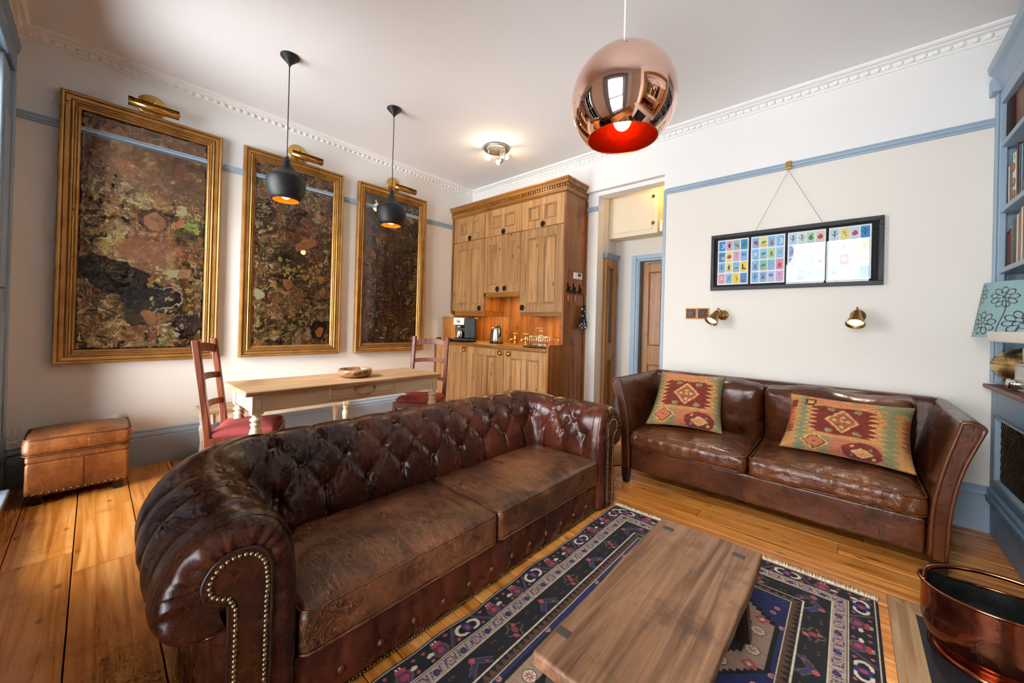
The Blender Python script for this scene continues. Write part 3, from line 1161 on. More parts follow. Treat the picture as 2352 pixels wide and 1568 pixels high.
def collage_one():
    cv = collage(3, AW, AH, browns, [.10, .14, .18, .16, .12, .06, .05, .12, .04, .03], 420, NX, NY)
    X, Y, P = cv.X, cv.Y, cv.P
    nz = fbm(P, 7, 4, 50)*.16
    # upper third: blended towards a mottled reddish brown
    up_ = np.clip((Y+nz-1.12)/.18, 0, 1)[..., None]*.72
    cv.c = cv.c*(1-up_)+C3('#5b4233')*up_*(1+.5*fbm(P, 14, 4, 60)[..., None])
    for (x, y, c) in ((.22, 1.40, '#8a5b3f'), (.56, 1.46, '#7d4b3c'), (.40, 1.52, '#4a3a2a'), (.20, 1.60, '#8e6a48')):
        cv.ell(x, y, .05, .09, c, .3, .25)
    rs = np.random.RandomState(4)
    blooms(cv, rs, 10, .2, .66, 1.2, 1.62, ['#6c7a45', '#8c8a58', '#8b4a44', '#9d9270'], .022)
    figure(cv, .40, 1.02, .20, '#8f6446', '#3b2417', '#7b4b3a')
    cv.ell(.43, .72, .15, .13, '#8d5b47', .2, .3)
    cv.ell(.30, .78, .10, .08, '#6f4a34', .6, .7)
    # large black torn patch
    m = ((X-.24)/.24)**2+((Y-.54-.35*(.24-X))/.13)**2+nz*3.2 < 1
    cv.put(m, '#0f0d10', .93)
    m = ((X-.40)/.19)**2+((Y-.40)/.10)**2+nz*3.4 < 1
    cv.put(m, '#16131a', .92)
    edge = np.abs(((X-.40)/.19)**2+((Y-.40)/.10)**2+nz*3.4-1) < .05
    cv.put(edge & (X > .40), '#c7b08c', .8)
    m = ((X-.62)/.10)**2+((Y-.18)/.10)**2+nz*3 < 1
    cv.put(m, '#1d1b1f', .85)
    cv.ell(.30, .27, .07, .10, '#171a17', .4, .85)
    cv.ell(.38, .25, .05, .08, '#7a4d2c', .7, .8)
    cv.rect(.50, .62, .585, .645, '#b3a57c', .9)
    cv.rect(.525, .60, .598, .632, '#6f7d47', .5)
    blooms(cv, rs, 26, .36, .68, .30, .66, ['#a8913e', '#5f7d3a', '#8a9a52', '#b6a16a', '#8a5a2c'], .02)
    blooms(cv, rs, 14, .42, .60, .08, .20, ['#b5533a', '#c58d4e', '#d0a68a'], .016)
    blooms(cv, rs, 12, .05, .22, .80, 1.1, ['#75703a', '#9a8552', '#6a5a34'], .026)
    blooms(cv, rs, 12, .52, .68, .98, 1.14, ['#5f7f3d', '#87a04c', '#9a7a4a'], .024)
    cv.ell(.56, 1.02, .03, .045, '#8d4a32', 0, .8)
    cv.ell(.59, .62, .04, .05, '#714226', 0, .7)
    # black backing shows round the torn outer edge
    X, Y = cv.X0, cv.Y0
    e_ = np.minimum(np.minimum(X, AW-X)*1.2, np.minimum(Y, AH-Y))+.02*fbm(P, 26, 3, 77)
    cv.put(e_ < .012, '#0b0a0d', 1)
    return cv

def collage_two():
    cv = collage(9, AW, AH, browns, [.15, .18, .18, .13, .11, .06, .05, .10, .03, .01], 520, NX, NY)
    rs = np.random.RandomState(14)
    X, Y, P = cv.X, cv.Y, cv.P
    blooms(cv, rs, 60, .02, .34, .05, 1.65, ['#8f8d72', '#a79a7c', '#5a6f4a', '#7b8a6c', '#b59b74'], .020)
    blooms(cv, rs, 60, .40, .70, .05, 1.65, ['#8c8a5c', '#6a7c48', '#a98a54', '#95603a', '#b3a27c'], .020)
    d = np.exp(-(((X-.36)/.22)**2+((Y-1.12)/.30)**2))[..., None]*.75
    cv.c = cv.c*(1-d)+C3('#3a2016')*d
    figure(cv, .44, 1.26, .17, '#7c4f34', '#24150e', '#6a3d28')
    figure(cv, .32, 1.20, .13, '#6b432c', '#1e120c', '#54301f')
    cv.ell(.46, 1.03, .11, .06, '#8f5f3c', .5, .7)
    d = np.exp(-(((X-.28)/.15)**2+((Y-.86)/.11)**2))[..., None]*.9
    cv.c = cv.c*(1-d)+C3('#0e0a0a')*d
    figure(cv, .28, .62, .19, '#a06b42', '#22140c', '#7a5730', '#20140e')
    blooms(cv, rs, 40, .22, .66, .66, .86, ['#a88a34', '#7f8a3a', '#b17a42', '#9a9a62'], .020)
    blooms(cv, rs, 40, .05, .66, .05, .30, ['#b7a276', '#6f7f4c', '#8d6a3e', '#c2ae86', '#4f6b52'], .020)
    cv.ell(.60, .15, .085, .105, '#0e0c0d', 0, .95)
    cv.ell(.605, .125, .042, .052, '#9a6034', 0, .95)
    cv.ell(.05, .50, .04, .05, '#c6b28e', 0, .6)
    cv.ell(.06, 1.45, .055, .06, '#7c6a55', 0, .6); cv.ell(.065, 1.45, .035, .04, '#5c3d2a', 0, .9)
    return cv

def collage_three():
    cv = collage(21, AW, AH, browns, [.24, .24, .20, .11, .06, .05, .03, .04, .02, .01], 700, NX, NY)
    rs = np.random.RandomState(24)
    X, Y, P = cv.X, cv.Y, cv.P
    st = .70+.5*vnoise(np.stack([X*26, Y*1.2, X*0], -1), 1.0, 3)
    cv.c *= st[..., None]
    d = np.exp(-(((X-.40)/.20)**2+((Y-.75)/.75)**2))[..., None]*.65
    cv.c = cv.c*(1-d)+C3('#2b160d')*d
    d = np.exp(-((X-.03)/.07)**2)[..., None]*.55*(.7+.6*fbm(P, 18, 3, 9)[..., None])
    cv.c = cv.c*(1-d)+C3('#6a6068')*d
    blooms(cv, rs, 70, .02, .70, .04, 1.70, ['#6f5f46', '#8a7a5c', '#4e5a36', '#7c4a2a', '#9a8a6c'], .013)
    blooms(cv, rs, 24, .04, .68, .04, .18, ['#9a8a6a', '#b59f7c', '#6a5a44'], .015)
    cv.ell(.12, 1.05, .03, .07, '#8a4e1c', .2, .8)
    cv.ell(.42, .45, .16, .10, '#3a140e', .1, .6)
    return cv

def framed_collage(y0, y1, cv, label, gain):
    z0, z1 = .835, 2.785
    t = thing('framed_collage', label, 'picture', (0.0, (y0+y1)/2, z0), group='gilt framed collages on the left wall')
    prof = [(0, .0), (0, .046), (.006, .056), (.014, .058), (.021, .054), (.0235, .036), (.0265, .036), (.028, .045), (.050, .041), (.0515, .028), (.0545, .028), (.056, .046), (.062, .050), (.068, .045), (.0695, .032), (.0725, .032), (.074, .041), (.080, .042), (.084, .036), (.0855, .026), (.0885, .026), (.090, .032), (.096, .028), (.102, .020), (.102, .0)]
    cs = [((y0, z0), (y1, z0)), ((y1, z0), (y1, z1)), ((y1, z1), (y0, z1)), ((y0, z1), (y0, z0))]
    for k in range(4):
        (a, b), (c, e) = cs[k]
        m = MB()
        inn = [(1, 1), (-1, 1), (-1, -1), (1, -1)]
        vs = []
        for (py, pz), (sy, sz) in (((a, b), inn[k]), ((c, e), inn[(k+1) % 4])):
            for w_, d_ in prof:
                vs.append((d_+.004, py+sy*w_, pz+sz*w_))
        n = len(prof)
        fs = [(i, (i+1) % n, n+(i+1) % n, n+i) for i in range(n)]
        fs += [tuple(range(n)), tuple(reversed(range(n, 2*n)))]
        m.add(vs, fs)
        m.build('frame_rail', 'gilt', t)
    iy0, iy1, iz0, iz1 = y0+.098, y1-.098, z0+.098, z1-.098
    nx, ny = cv.X.shape
    Yg, Zg = np.meshgrid(np.linspace(iy0, iy1, nx), np.linspace(iz0, iz1, ny), indexing='ij')
    V = np.stack([np.full_like(Yg, .014), Yg, Zg], -1)
    np_mesh('artwork', V, grid_faces(nx, ny), 'collage', t, True, np.clip(cv.c*gain, 0, .75))
    box('backing', 'black_mat', t, .002, .013, iy0-.01, iy1+.01, iz0-.01, iz1+.01)
    box('glass_pane', 'picture_glass', t, .021, .0235, iy0-.002, iy1+.002, iz0-.002, iz1+.002)
    return t

framed_collage(-3.92, -2.998, collage_one(), 'largest-looking gilt framed collage, nearest the window, with a black torn patch', 2.9)
framed_collage(-2.838, -1.925, collage_two(), 'middle gilt framed collage of flowers and figures behind the near black pendant', 2.6)
framed_collage(-1.758, -.840, collage_three(), 'darkest gilt framed collage, nearest the pine cabinets', 2.3)

def picture_light(y, label, dy):
    t = thing('picture_light', label, 'picture light', (0, y, 2.79), group='brass picture lights above the collages')
    MB().lathe([(0, 0), (.088, 0), (.088, .008), (.080, .014), (.060, .016), (.052, .022), (.0, .026)], (0.001, y-.01, 2.872), 28, (1, 0, 0)).build('backplate', 'brass', t)
    m = MB()
    m.tube([(.02, y, 2.87), (.06, y, 2.895), (.10, y, 2.885), (.118, y, 2.85)], .007)
    m.build('arm', 'brass', t)
    a, b = y+dy-.145, y+dy+.145
    m = MB()
    N = 18
    pr = []
    for k in range(N+1):
        an = math.radians(-60+300*k/N)
        pr.append((.118+.034*math.cos(an+PI/2+.4), 2.822+.034*math.sin(an+PI/2+.4)))
    for k in range(N+1):
        an = math.radians(-60+300*(N-k)/N)
        pr.append((.118+.0315*math.cos(an+PI/2+.4), 2.822+.0315*math.sin(an+PI/2+.4)))
    m.smooth = True
    n = len(pr)
    vs = [(x, a, z) for x, z in pr]+[(x, b, z) for x, z in pr]
    m.add(vs, [(i, (i+1) % n, n+(i+1) % n, n+i) for i in range(n)])
    m.smooth = False
    half = N+1
    for base in (0, n):
        m.add([vs[base+i] for i in range(half)], [tuple(range(half))])
    sh = m.build('shade', 'brass', t)
    m = MB()
    for yy in (a+.035, a+.05, a+.065, b-.035, b-.05, b-.065):
        box('vent_slot', 'brass_dark', sh, .1505, .1528, yy-.003, yy+.003, 2.815, 2.835)
    m = MB(); m.sphere((.118, b+.006, 2.822), .005, 8); m.build('end_screw', 'brass_dark', sh)
    return t
picture_light(-3.445, 'brass picture light over the collage nearest the window', 0.0)
picture_light(-2.375, 'brass picture light over the middle collage', .045)
picture_light(-1.30, 'brass picture light over the collage nearest the cabinets', .09)

# ------------------------------------------------------------------ long black frame with four card sheets on the back wall
def moon(cv, x, y, s):
    cv.ell(x, y, .28*s, .36*s, '#e9eef4'); cv.ell(x-.13*s, y+.02*s, .25*s, .33*s, cv.bgc)
def icon(cv, kind, x, y, s):
    if kind == 0: moon(cv, x, y, s)
    elif kind == 1: cv.ell(x, y-.08*s, .24*s, .24*s, '#2f7d3b'); cv.ell(x, y+.16*s, .13*s, .18*s, '#2f7d3b'); cv.ell(x+.1*s, y+.38*s, .12*s, .05*s, '#1d5a2a', .4)
    elif kind == 2: cv.ell(x, y-.06*s, .26*s, .24*s, '#b8332b'); cv.rect(x-.1*s, x+.1*s, y+.1*s, y+.28*s, '#b8332b'); cv.line((x+.1*s, y+.25*s), (x+.28*s, y), .05*s, '#b8332b')
    elif kind == 3: cv.ell(x, y, .32*s, .16*s, '#c5543f', -.6); cv.ell(x+.2*s, y-.26*s, .12*s, .08*s, '#a83c30', -.6)
    elif kind == 4: cv.line((x-.3*s, y+.4*s), (x+.05*s, y-.05*s), .07*s, '#6a4526'); cv.ell(x+.12*s, y-.16*s, .2*s, .25*s, '#e3c27c', .5); cv.ell(x+.1*s, y-.1*s, .05*s, .06*s, '#3a2616')
    elif kind == 5: cv.rect(x-.03*s, x+.04*s, y-.35*s, y+.3*s, '#27443a'); cv.line((x, y-.1*s), (x+.28*s, y+.15*s), .07*s, '#27443a'); cv.line((x, y-.15*s), (x-.28*s, y+.1*s), .07*s, '#27443a'); cv.ell(x, y+.34*s, .1*s, .1*s, '#27443a')
    elif kind == 6: cv.rect(x-.2*s, x-.02*s, y-.25*s, y+.38*s, '#2b2624'); cv.poly([(x-.2*s, y-.35*s), (x+.3*s, y-.35*s), (x+.28*s, y-.22*s), (x-.02*s, y-.14*s), (x-.2*s, y-.14*s)], '#2b2624')
    elif kind == 7: cv.ell(x, y+.08*s, .22*s, .2*s, '#ead9a8'); cv.rect(x-.11*s, x+.11*s, y-.2*s, y, '#ead9a8'); cv.ell(x-.08*s, y+.08*s, .05*s, .06*s, '#3a2e1e'); cv.ell(x+.08*s, y+.08*s, .05*s, .06*s, '#3a2e1e')
    elif kind == 8: cv.ell(x, y+.02*s, .13*s, .34*s, '#b97a2e', -.5); cv.ell(x+.12*s, y+.28*s, .09*s, .09*s, '#7a3c22'); cv.line((x-.3*s, y-.38*s), (x+.3*s, y-.2*s), .04*s, '#4c3a22')
    elif kind == 9: cv.ell(x+.02*s, y, .16*s, .36*s, '#b96a2c', .5); cv.ell(x-.12*s, y+.05*s, .14*s, .3*s, cv.bgc, .5)
    elif kind == 10: cv.rect(x-.14*s, x+.14*s, y-.3*s, y+.1*s, '#c9653c'); [cv.rect(x-.15*s+k*.08*s, x-.1*s+k*.08*s, y+.05*s, y+(.3+.06*(k in (1, 2)))*s, '#c9653c') for k in range(4)]; cv.rect(x-.18*s, x+.18*s, y-.42*s, y-.28*s, '#25302a')
    elif kind == 11: cv.poly([(x-.3*s, y+.08*s), (x+.3*s, y+.08*s), (x+.2*s, y-.22*s), (x-.2*s, y-.22*s)], '#b4512c'); cv.ell(x, y+.08*s, .3*s, .07*s, '#dfc27a')
    elif kind == 12:
        for k in range(5):
            a = PI/2+2*PI*k/5
            cv.line((x, y), (x+.32*s*math.cos(a), y+.32*s*math.sin(a)), .08*s, '#e9eef0')
    elif kind == 13: cv.ell(x, y+.05*s, .25*s, .25*s, '#b5353c'); cv.ell(x, y+.07*s, .14*s, .13*s, '#8f2530'); cv.ell(x+.2*s, y-.25*s, .12*s, .07*s, '#2c5a30', .5)
    elif kind == 14: cv.poly([(x-.26*s, y-.26*s), (x+.26*s, y-.26*s), (x+.12*s, y+.1*s), (x+.06*s, y+.24*s), (x-.06*s, y+.24*s), (x-.12*s, y+.1*s)], '#b1442c'); cv.ell(x, y-.32*s, .07*s, .06*s, '#6a2a1a'); cv.rect(x-.3*s, x+.3*s, y+.28*s, y+.36*s, '#a33a34')
    elif kind == 15: cv.ell(x, y+.16*s, .24*s, .22*s, '#2d62ae'); cv.ell(x+.02*s, y+.2*s, .08*s, .09*s, '#cdb25a'); cv.line((x, y-.05*s), (x+.05*s, y-.38*s), .12*s, '#d9b48c'); cv.line((x+.05*s, y-.38*s), (x+.25*s, y-.36*s), .09*s, '#d9b48c')
    elif kind == 16: cv.line((x-.28*s, y-.32*s), (x+.28*s, y+.36*s), .04*s, '#5a4a3a'); cv.line((x+.28*s, y-.32*s), (x-.28*s, y+.36*s), .04*s, '#5a4a3a')
    elif kind == 17: cv.ell(x, y-.02*s, .14*s, .3*s, '#2a2a26'); cv.ell(x, y+.3*s, .08*s, .1*s, '#5a4030'); cv.rect(x-.4*s, x+.4*s, y-.5*s, y-.32*s, '#d8a83a', .6)
    elif kind == 18: cv.ell(x, y, .3*s, .15*s, '#3d8440', .35); cv.rect(x-.4*s, x+.4*s, y-.5*s, y-.28*s, '#c79a4e', .6)
    elif kind == 19: cv.ell(x, y+.3*s, .1*s, .11*s, '#d8a98a'); cv.rect(x-.12*s, x+.12*s, y-.1*s, y+.2*s, '#b4473c'); cv.line((x-.05*s, y-.1*s), (x-.14*s, y-.42*s), .09*s, '#2c2622'); cv.line((x+.05*s, y-.1*s), (x+.14*s, y-.42*s), .09*s, '#2c2622')
    elif kind == 20: cv.poly([(x-.2*s, y+.3*s), (x-.06*s, y+.34*s), (x+.24*s, y-.3*s), (x+.08*s, y-.34*s)], '#d7a844'); cv.line((x-.12*s, y+.32*s), (x+.2*s, y+.1*s), .04*s, '#a87a30')
    elif kind == 21: cv.line((x-.1*s, y+.3*s), (x-.08*s, y-.4*s), .05*s, '#c78468'); cv.line((x+.1*s, y+.3*s), (x+.08*s, y-.4*s), .05*s, '#c78468'); cv.ell(x, y+.3*s, .14*s, .1*s, '#c78468'); cv.ell(x, y+.05*s, .12*s, .12*s, '#d8b08c')
BLU, LBL, YEL, LYE, PNK, PUR, RED = '#1d86cf', '#7fb8e6', '#f0cf2e', '#ecdf8a', '#e88aa6', '#d9a8cf', '#d8453a'
sheets = [
 [(0, BLU), (17, PUR), (3, '#8fc3c0'), (1, BLU), (4, BLU), (2, LYE), (21, PUR), (15, LBL), (5, '#7cb4d8'), (17, LYE), (11, LBL), (6, YEL), (7, PNK), (8, LBL), (9, YEL), (10, BLU)],
 [(13, LBL), (18, LYE), (10, LBL), (0, LBL), (12, LBL), (18, '#8fc6e2'), (19, '#b8d99a'), (16, '#9cc8ec'), (19, LBL), (18, '#86c2b0'), (20, LBL), (19, PNK), (5, LBL), (14, LBL), (15, '#b9c6ea'), (21, PUR)],
 [(5, '#bcd7ee'), (5, '#d7e2d8'), (1, '#b9d9bd'), (2, '#e6c7c0'), (8, LBL), (4, LBL), (5, '#bccfdd'), (11, PNK), (14, LBL), (21, LYE), (3, LBL), (2, '#a9cdea'), (0, LBL), (11, BLU), (18, LBL), (15, LBL)],
 [(5, '#cbd9e8'), (20, LYE), (2, '#cfe0ee'), (5, BLU), (18, '#c8dcc8'), (5, '#c9d7e6'), (9, LYE), (1, YEL), (12, LBL), (7, RED), (21, LYE), (11, '#bcd3ea'), (18, LBL), (0, '#c9dcf0'), (21, '#d6d8e6'), (5, BLU)]]
lf = thing('card_picture', 'long black frame of four picture-card sheets hung by a cord above the sofa', 'picture', (3.815, 0, 1.55))
fx0, fx1, fz0, fz1 = 3.262, 4.370, 1.555, 2.045
m = MB()
for (a, b, c, e) in ((fx0, fx1, fz0, fz0+.030), (fx0, fx1, fz1-.030, fz1), (fx0, fx0+.026, fz0+.03, fz1-.03), (fx1-.026, fx1, fz0+.03, fz1-.03)):
    box('frame_rail', 'black_frame', lf, a, b, -.036, -.006, c, e, .003)
box('mount', 'black_mat', lf, fx0+.01, fx1-.01, -.014, -.008, fz0+.01, fz1-.01)
for si in range(4):
    sx0 = 3.314+si*.2525
    sw, sh_ = .235, .395
    nx, ny = 96, 160
    cv = Canvas(sw, sh_, nx, ny, '#eef1f2')
    cw, ch = (sw-.012)/4, (sh_-.012)/4
    for k, (kind, bg) in enumerate(sheets[si]):
        cx_ = .006+(k % 4+.5)*cw
        cy_ = sh_-.006-(k//4+.5)*ch
        cv.bgc = bg
        cv.rect(cx_-cw*.44, cx_+cw*.44, cy_-ch*.44, cy_+ch*.44, bg)
        icon(cv, kind, cx_, cy_, cw*1.12)
        cv.rect(cx_-cw*.22, cx_+cw*.22, cy_-ch*.425, cy_-ch*.405, '#3a3436', .6)
    Xg, Zg = np.meshgrid(np.linspace(sx0, sx0+sw, nx), np.linspace(1.603, 1.603+sh_, ny), indexing='ij')
    V = np.stack([Xg, np.full_like(Xg, -.0155), Zg], -1)
    np_mesh('card_sheet', V, grid_faces(nx, ny)[:, ::-1], 'card_print', lf, True, cv.c)
box('glass_pane', 'card_glass', lf, fx0+.02, fx1-.02, -.0255, -.0235, fz0+.025, fz1-.025)
m = MB()
m.tube([(3.595, -.018, 2.045), (3.813, -.030, 2.500)], .0012, 6)
m.tube([(4.034, -.018, 2.045), (3.813, -.030, 2.500)], .0012, 6)
m.build('cord', 'brass_old', lf)
m = MB()
m.prism([(3.79, 2.570), (3.80, 2.53), (3.806, 2.505), (3.820, 2.505), (3.826, 2.53), (3.836, 2.570)] and [(-.031, 2.505), (-.034, 2.505), (-.040, 2.515), (-.036, 2.572), (-.006, 2.576), (-.006, 2.573), (-.032, 2.569)], 0, 3.795, 3.831)
m.build('rail_hook', 'brass', lf, .002)

# ------------------------------------------------------------------ switches and reading sconces
def switch(x, label, toggle):
    t = thing('light_switch', label, 'light switch', (x, 0, 1.298), group='bronze plates by the doorway')
    m = MB()
    m.box(x-.048, x+.048, -.009, -.0005, 1.300, 1.398)
    m.build('plate', 'bronze_plate', t, .003)
    m = MB()
    for (a, b, c, e) in ((-.049, .049, 1.299, 1.306), (-.049, .049, 1.392, 1.399), (-.049, -.042, 1.299, 1.399), (.042, .049, 1.299, 1.399)):
        m.box(x+a, x+b, -.012, -.0015, c, e)
    m.build('rim', 'brass_old', t, .002)
    m = MB()
    if toggle:
        m.box(x-.009, x+.011, -.016, -.008, 1.333, 1.365)
    else:
        m.box(x-.026, x+.026, -.011, -.008, 1.330, 1.366)
        m.box(x-.02, x-.008, -.0125, -.011, 1.335, 1.361)
        m.box(x+.008, x+.02, -.0125, -.011, 1.335, 1.361)
    m.build('rocker' if toggle else 'socket_insert', 'black_plastic', t, .001)
    for s in (-.033, .033):
        MB().cyl((x+s, -.0115, 1.349), (x+s, -.008, 1.349), .0036, 10).build('screw', 'brass', t)
switch(3.098, 'bronze socket plate, the left one beside the doorway', False)
switch(3.200, 'bronze rocker switch plate between socket plate and reading light', True)

def sconce(x, z, tilt, label):
    t = thing('wall_sconce', label, 'wall light', (x, 0, z), group='brass reading lights over the sofa')
    MB().lathe([(0, 0), (.044, 0), (.044, .008), (.036, .014), (.030, .014), (.026, .02), (0, .022)], (x, -.0005, z), 24, (0, -1, 0)).build('backplate', 'brass_old', t)
    MB().lathe([(0, .02), (.022, .02), (.020, .032), (0, .034)], (x, 0, z), 6, (0, -1, 0)).build('boss', 'brass_dark', t, smooth=False)
    ax = Vector((tilt, -.75, -1)).normalized()
    top = Vector((x+tilt*.055, -.105, z+.028))
    pts = [Vector((x, -.03, z)), Vector((x+tilt*.02, -.055, z+.035)), Vector((x+tilt*.05, -.085, z+.055)), (top+Vector((0, 0, .022))), top]
    cp = catmull([tuple(p) for p in pts], 5)
    MB().tube([tuple(p) for p in cp], .0055, 8).build('arm', 'brass_old', t)
    MB().lathe([(.0, 0), (.018, 0), (.022, .006), (.026, .03), (.052, .112), (.054, .116), (.050, .115), (.024, .032), (.0, .02)], tuple(top), 28, tuple(ax)).build('shade', 'brass_old', t)
    MB().lathe([(0, .104), (.034, .104), (.036, .100), (.03, .085), (.0, .08)], tuple(top), 24, tuple(ax)).build('bulb', 'bulb_spot', t)
    d = bpy.data.lights.new('sconce_beam', 'SPOT')
    d.energy, d.color, d.spot_size, d.spot_blend, d.shadow_soft_size = 9, (1, .88, .68), 1.5, .6, .03
    o = bpy.data.objects.new('sconce_beam', d)
    COL.objects.link(o)
    o.location = top+ax*.125
    o.rotation_euler = ax.to_track_quat('-Z', 'Y').to_euler()
sconce(3.364, 1.335, -.38, 'brass cone reading light on the wall beside the bronze switch plates')
sconce(4.243, 1.335, -.10, 'brass cone reading light on the wall above the right sofa cushion')

# ------------------------------------------------------------------ hanging lamps
def beat_lamp(x, y, label, power):
    t = thing('pendant_lamp', label, 'pendant lamp', (x, y, 2.07), group='black pendants over the dining table')
    MB().lathe([(0, 3.132), (.062, 3.132), (.062, 3.124), (.010, 3.070), (.007, 3.058), (0, 3.058)], (x, y, 0), 32).build('ceiling_rose', 'black_matt', t)
    MB().cyl((x, y, 2.37), (x, y, 3.06), .0035, 8).build('cable', 'black_matt', t)
    pr = [(.010, 2.392), (.014, 2.385), (.022, 2.355), (.036, 2.322), (.060, 2.285), (.090, 2.258), (.118, 2.242), (.126, 2.232), (.1285, 2.205), (.127, 2.170), (.118, 2.128), (.104, 2.095), (.087, 2.070)]
    MB().lathe([(0, 2.394)]+pr+[(.085, 2.0705)], (x, y, 0), 48).build('shade', 'black_matt', t)
    MB().lathe([(r-.003, h) for r, h in pr[3:]], (x, y, 0), 48).build('lining', 'gold_lining', t)
    MB().sphere((x, y, 2.118), .034, 16, (1, 1, 1.15)).build('bulb', 'bulb_warm', t)
    d = bpy.data.lights.new('pendant_bulb', 'POINT')
    d.energy, d.color, d.shadow_soft_size = power, (1, .62, .25), .03
    o = bpy.data.objects.new('pendant_bulb', d); COL.objects.link(o); o.location = (x, y, 2.055)
beat_lamp(1.10, -2.805, 'black metal pendant hanging in front of the middle collage, the nearer of two', 3)
beat_lamp(1.088, -1.945, 'black metal pendant hanging in front of the darkest collage, the farther of two', 3)

gx, gy, gz, gr_ = 3.437, -2.190, 2.205, .225
gl = thing('globe_pendant', 'large mirror-polished copper globe pendant with an orange glowing mouth', 'pendant lamp', (gx, gy, gz-.2))
pr = []
a_end = math.asin(.150/gr_)
for k in range(41):
    a = .02+(PI-.02-a_end)*k/40
    pr.append((gr_*math.sin(a), gr_*math.cos(a)))
MB().lathe(pr, (gx, gy, gz), 96).build('shade', 'copper_mirror', gl)
pi_ = [(r-.004, h) for r, h in pr]
MB().lathe([pr[-1], pi_[-1]]+pi_[-2::-1], (gx, gy, gz), 96).build('lining', 'copper_lining', gl)
MB().cyl((gx, gy, gz+gr_-.005), (gx, gy, 3.133), .0045, 10).build('cable', 'white_cable', gl)
MB().lathe([(0, .24), (.02, .24), (.022, .03), (0, .03)], (gx, gy, gz-.06), 20).build('lampholder', 'copper_lining', gl)
MB().sphere((gx, gy, gz-.085), .038, 20, (1, 1, 1.2)).build('bulb', 'bulb_copper', gl)
MB().lathe([(0, 3.1335), (.05, 3.1335), (.045, 3.115), (.012, 3.105), (0, 3.105)], (gx, gy, 0), 24).build('ceiling_rose', 'white_plastic', gl)

# three-bulb ceiling spotlight
sx_, sy_ = 1.285, -.815
sp = thing('ceiling_spotlight', 'brushed metal ceiling spotlight with three bulbs near the cabinets', 'ceiling light', (sx_, sy_, 3.1))
MB().lathe([(0, 3.1335), (.135, 3.1335), (.142, 3.122), (.136, 3.108), (.120, 3.102), (.115, 3.106), (.0, 3.104)], (sx_, sy_, 0), 40).build('base', 'steel_brushed', sp)
for k, (dx, dy, ax) in enumerate(((-.075, -.05, (.55, -.75, -.35)), (.09, .03, (.8, .35, -.45)), (-.02, .085, (-.6, -.5, -.6)))):
    hx_, hy_ = sx_+dx, sy_+dy
    MB().cyl((hx_, hy_, 3.105), (hx_, hy_, 3.045), .008, 10).build('stem', 'chrome', sp)
    A = Vector(ax).normalized()
    c = Vector((hx_, hy_, 3.03))-A*.03
    hd = MB().lathe([(0, 0), (.022, 0), (.028, .015), (.034, .06), (.031, .06), (.0, .03)], tuple(c), 24, tuple(A)).build('spot_head', 'steel_brushed', sp)
    MB().sphere(tuple(c+A*.055), .030, 14).build('bulb', 'bulb_white', hd)
d = bpy.data.lights.new('spot_glow', 'POINT'); d.energy, d.color, d.shadow_soft_size = 7, (1, .80, .55), .06
o = bpy.data.objects.new('spot_glow', d); COL.objects.link(o); o.location = (sx_+.03, sy_-.02, 2.95)
# ------------------------------------------------------------------ pine kitchen dresser
CX0, CX1 = .0, 1.918
YU, YL = -.37, -.62
WT = .955          # worktop height
XS = [.045, .672, 1.288, 1.900]
ho = thing('cabinet_housing', 'amber pine housing of the kitchen cabinets with a dentil cornice', 'cabinet', (1.0, -.3, 0))
m = MB()
pts = [(.058, .002), (.058, 2.665), (YU, 2.665), (YU, 1.0), (YU-.10, 1.0), (YL+.03, 1.0), (YL+.008, .99), (YL-.005, .965), (YL-.005, .002)]
m.prism(pts, 0, CX1-.026, CX1)
m.build('side_panel', 'pine_amber', ho, .002)
m = MB()
pts2 = [(.058, .002), (.058, 2.665), (YU, 2.665), (YU, 1.34), (-.30, 1.30), (-.30, 1.0), (YL+.03, 1.0), (YL+.008, .99), (YL-.005, .965), (YL-.005, .002)]
m.prism(pts2, 0, .003, .030)
m.build('side_panel', 'pine_amber', ho, .002)
box('back_fillet', 'pine_amber', ho, CX1, CX1+.02, .035, .058, .002, 2.64, .002)
# tongue and groove back boards
bx = .030
while bx < CX1-.03:
    b2 = min(bx+.105, CX1-.027)
    box('back_board', 'pine_amber', ho, bx+.001, b2-.001, .030, .057, .80, 1.70, .003, 1)
    bx = b2
box('top_panel', 'pine_amber_x', ho, .003, CX1-.002, YU, .058, 2.645, 2.664)
# cornice
cp = [(0, 2.655), (.012, 2.66), (.020, 2.69), (.020, 2.702), (.006, 2.704), (.006, 2.736), (.030, 2.738), (.040, 2.765), (.055, 2.78), (.055, 2.795), (-.03, 2.795), (-.03, 2.655)]
m = MB()
n_ = len(cp)
vs_ = [(.003, YU-a, z) for a, z in cp]+[(CX1+a, YU-a, z) for a, z in cp]+[(CX1+a, .058, z) for a, z in cp]
fs_ = [(q*n_+i, q*n_+(i+1) % n_, (q+1)*n_+(i+1) % n_, (q+1)*n_+i) for q in (0, 1) for i in range(n_)]
fs_ += [tuple(range(n_)), tuple(reversed(range(2*n_, 3*n_)))]
m.add(vs_, fs_)
m.build('cornice', 'pine_amber_x', ho, .0015, 1)
dm = MB().box(-.010, .010, -.011, .011, -.015, .015).mesh('dentil')
dm.materials.append(MATS['pine_amber_x'])
k = .03
while k < CX1+.02:
    link('dentil', dm, ho, None, (k-1.0, YU-.016+.3, 2.719))
    k += .034
k = YU+.005
while k < .05:
    o = link('dentil', dm, ho, None, (CX1+.014-1.0, k+.3, 2.719))
    o.rotation_euler = (0, 0, PI/2)
    k += .034
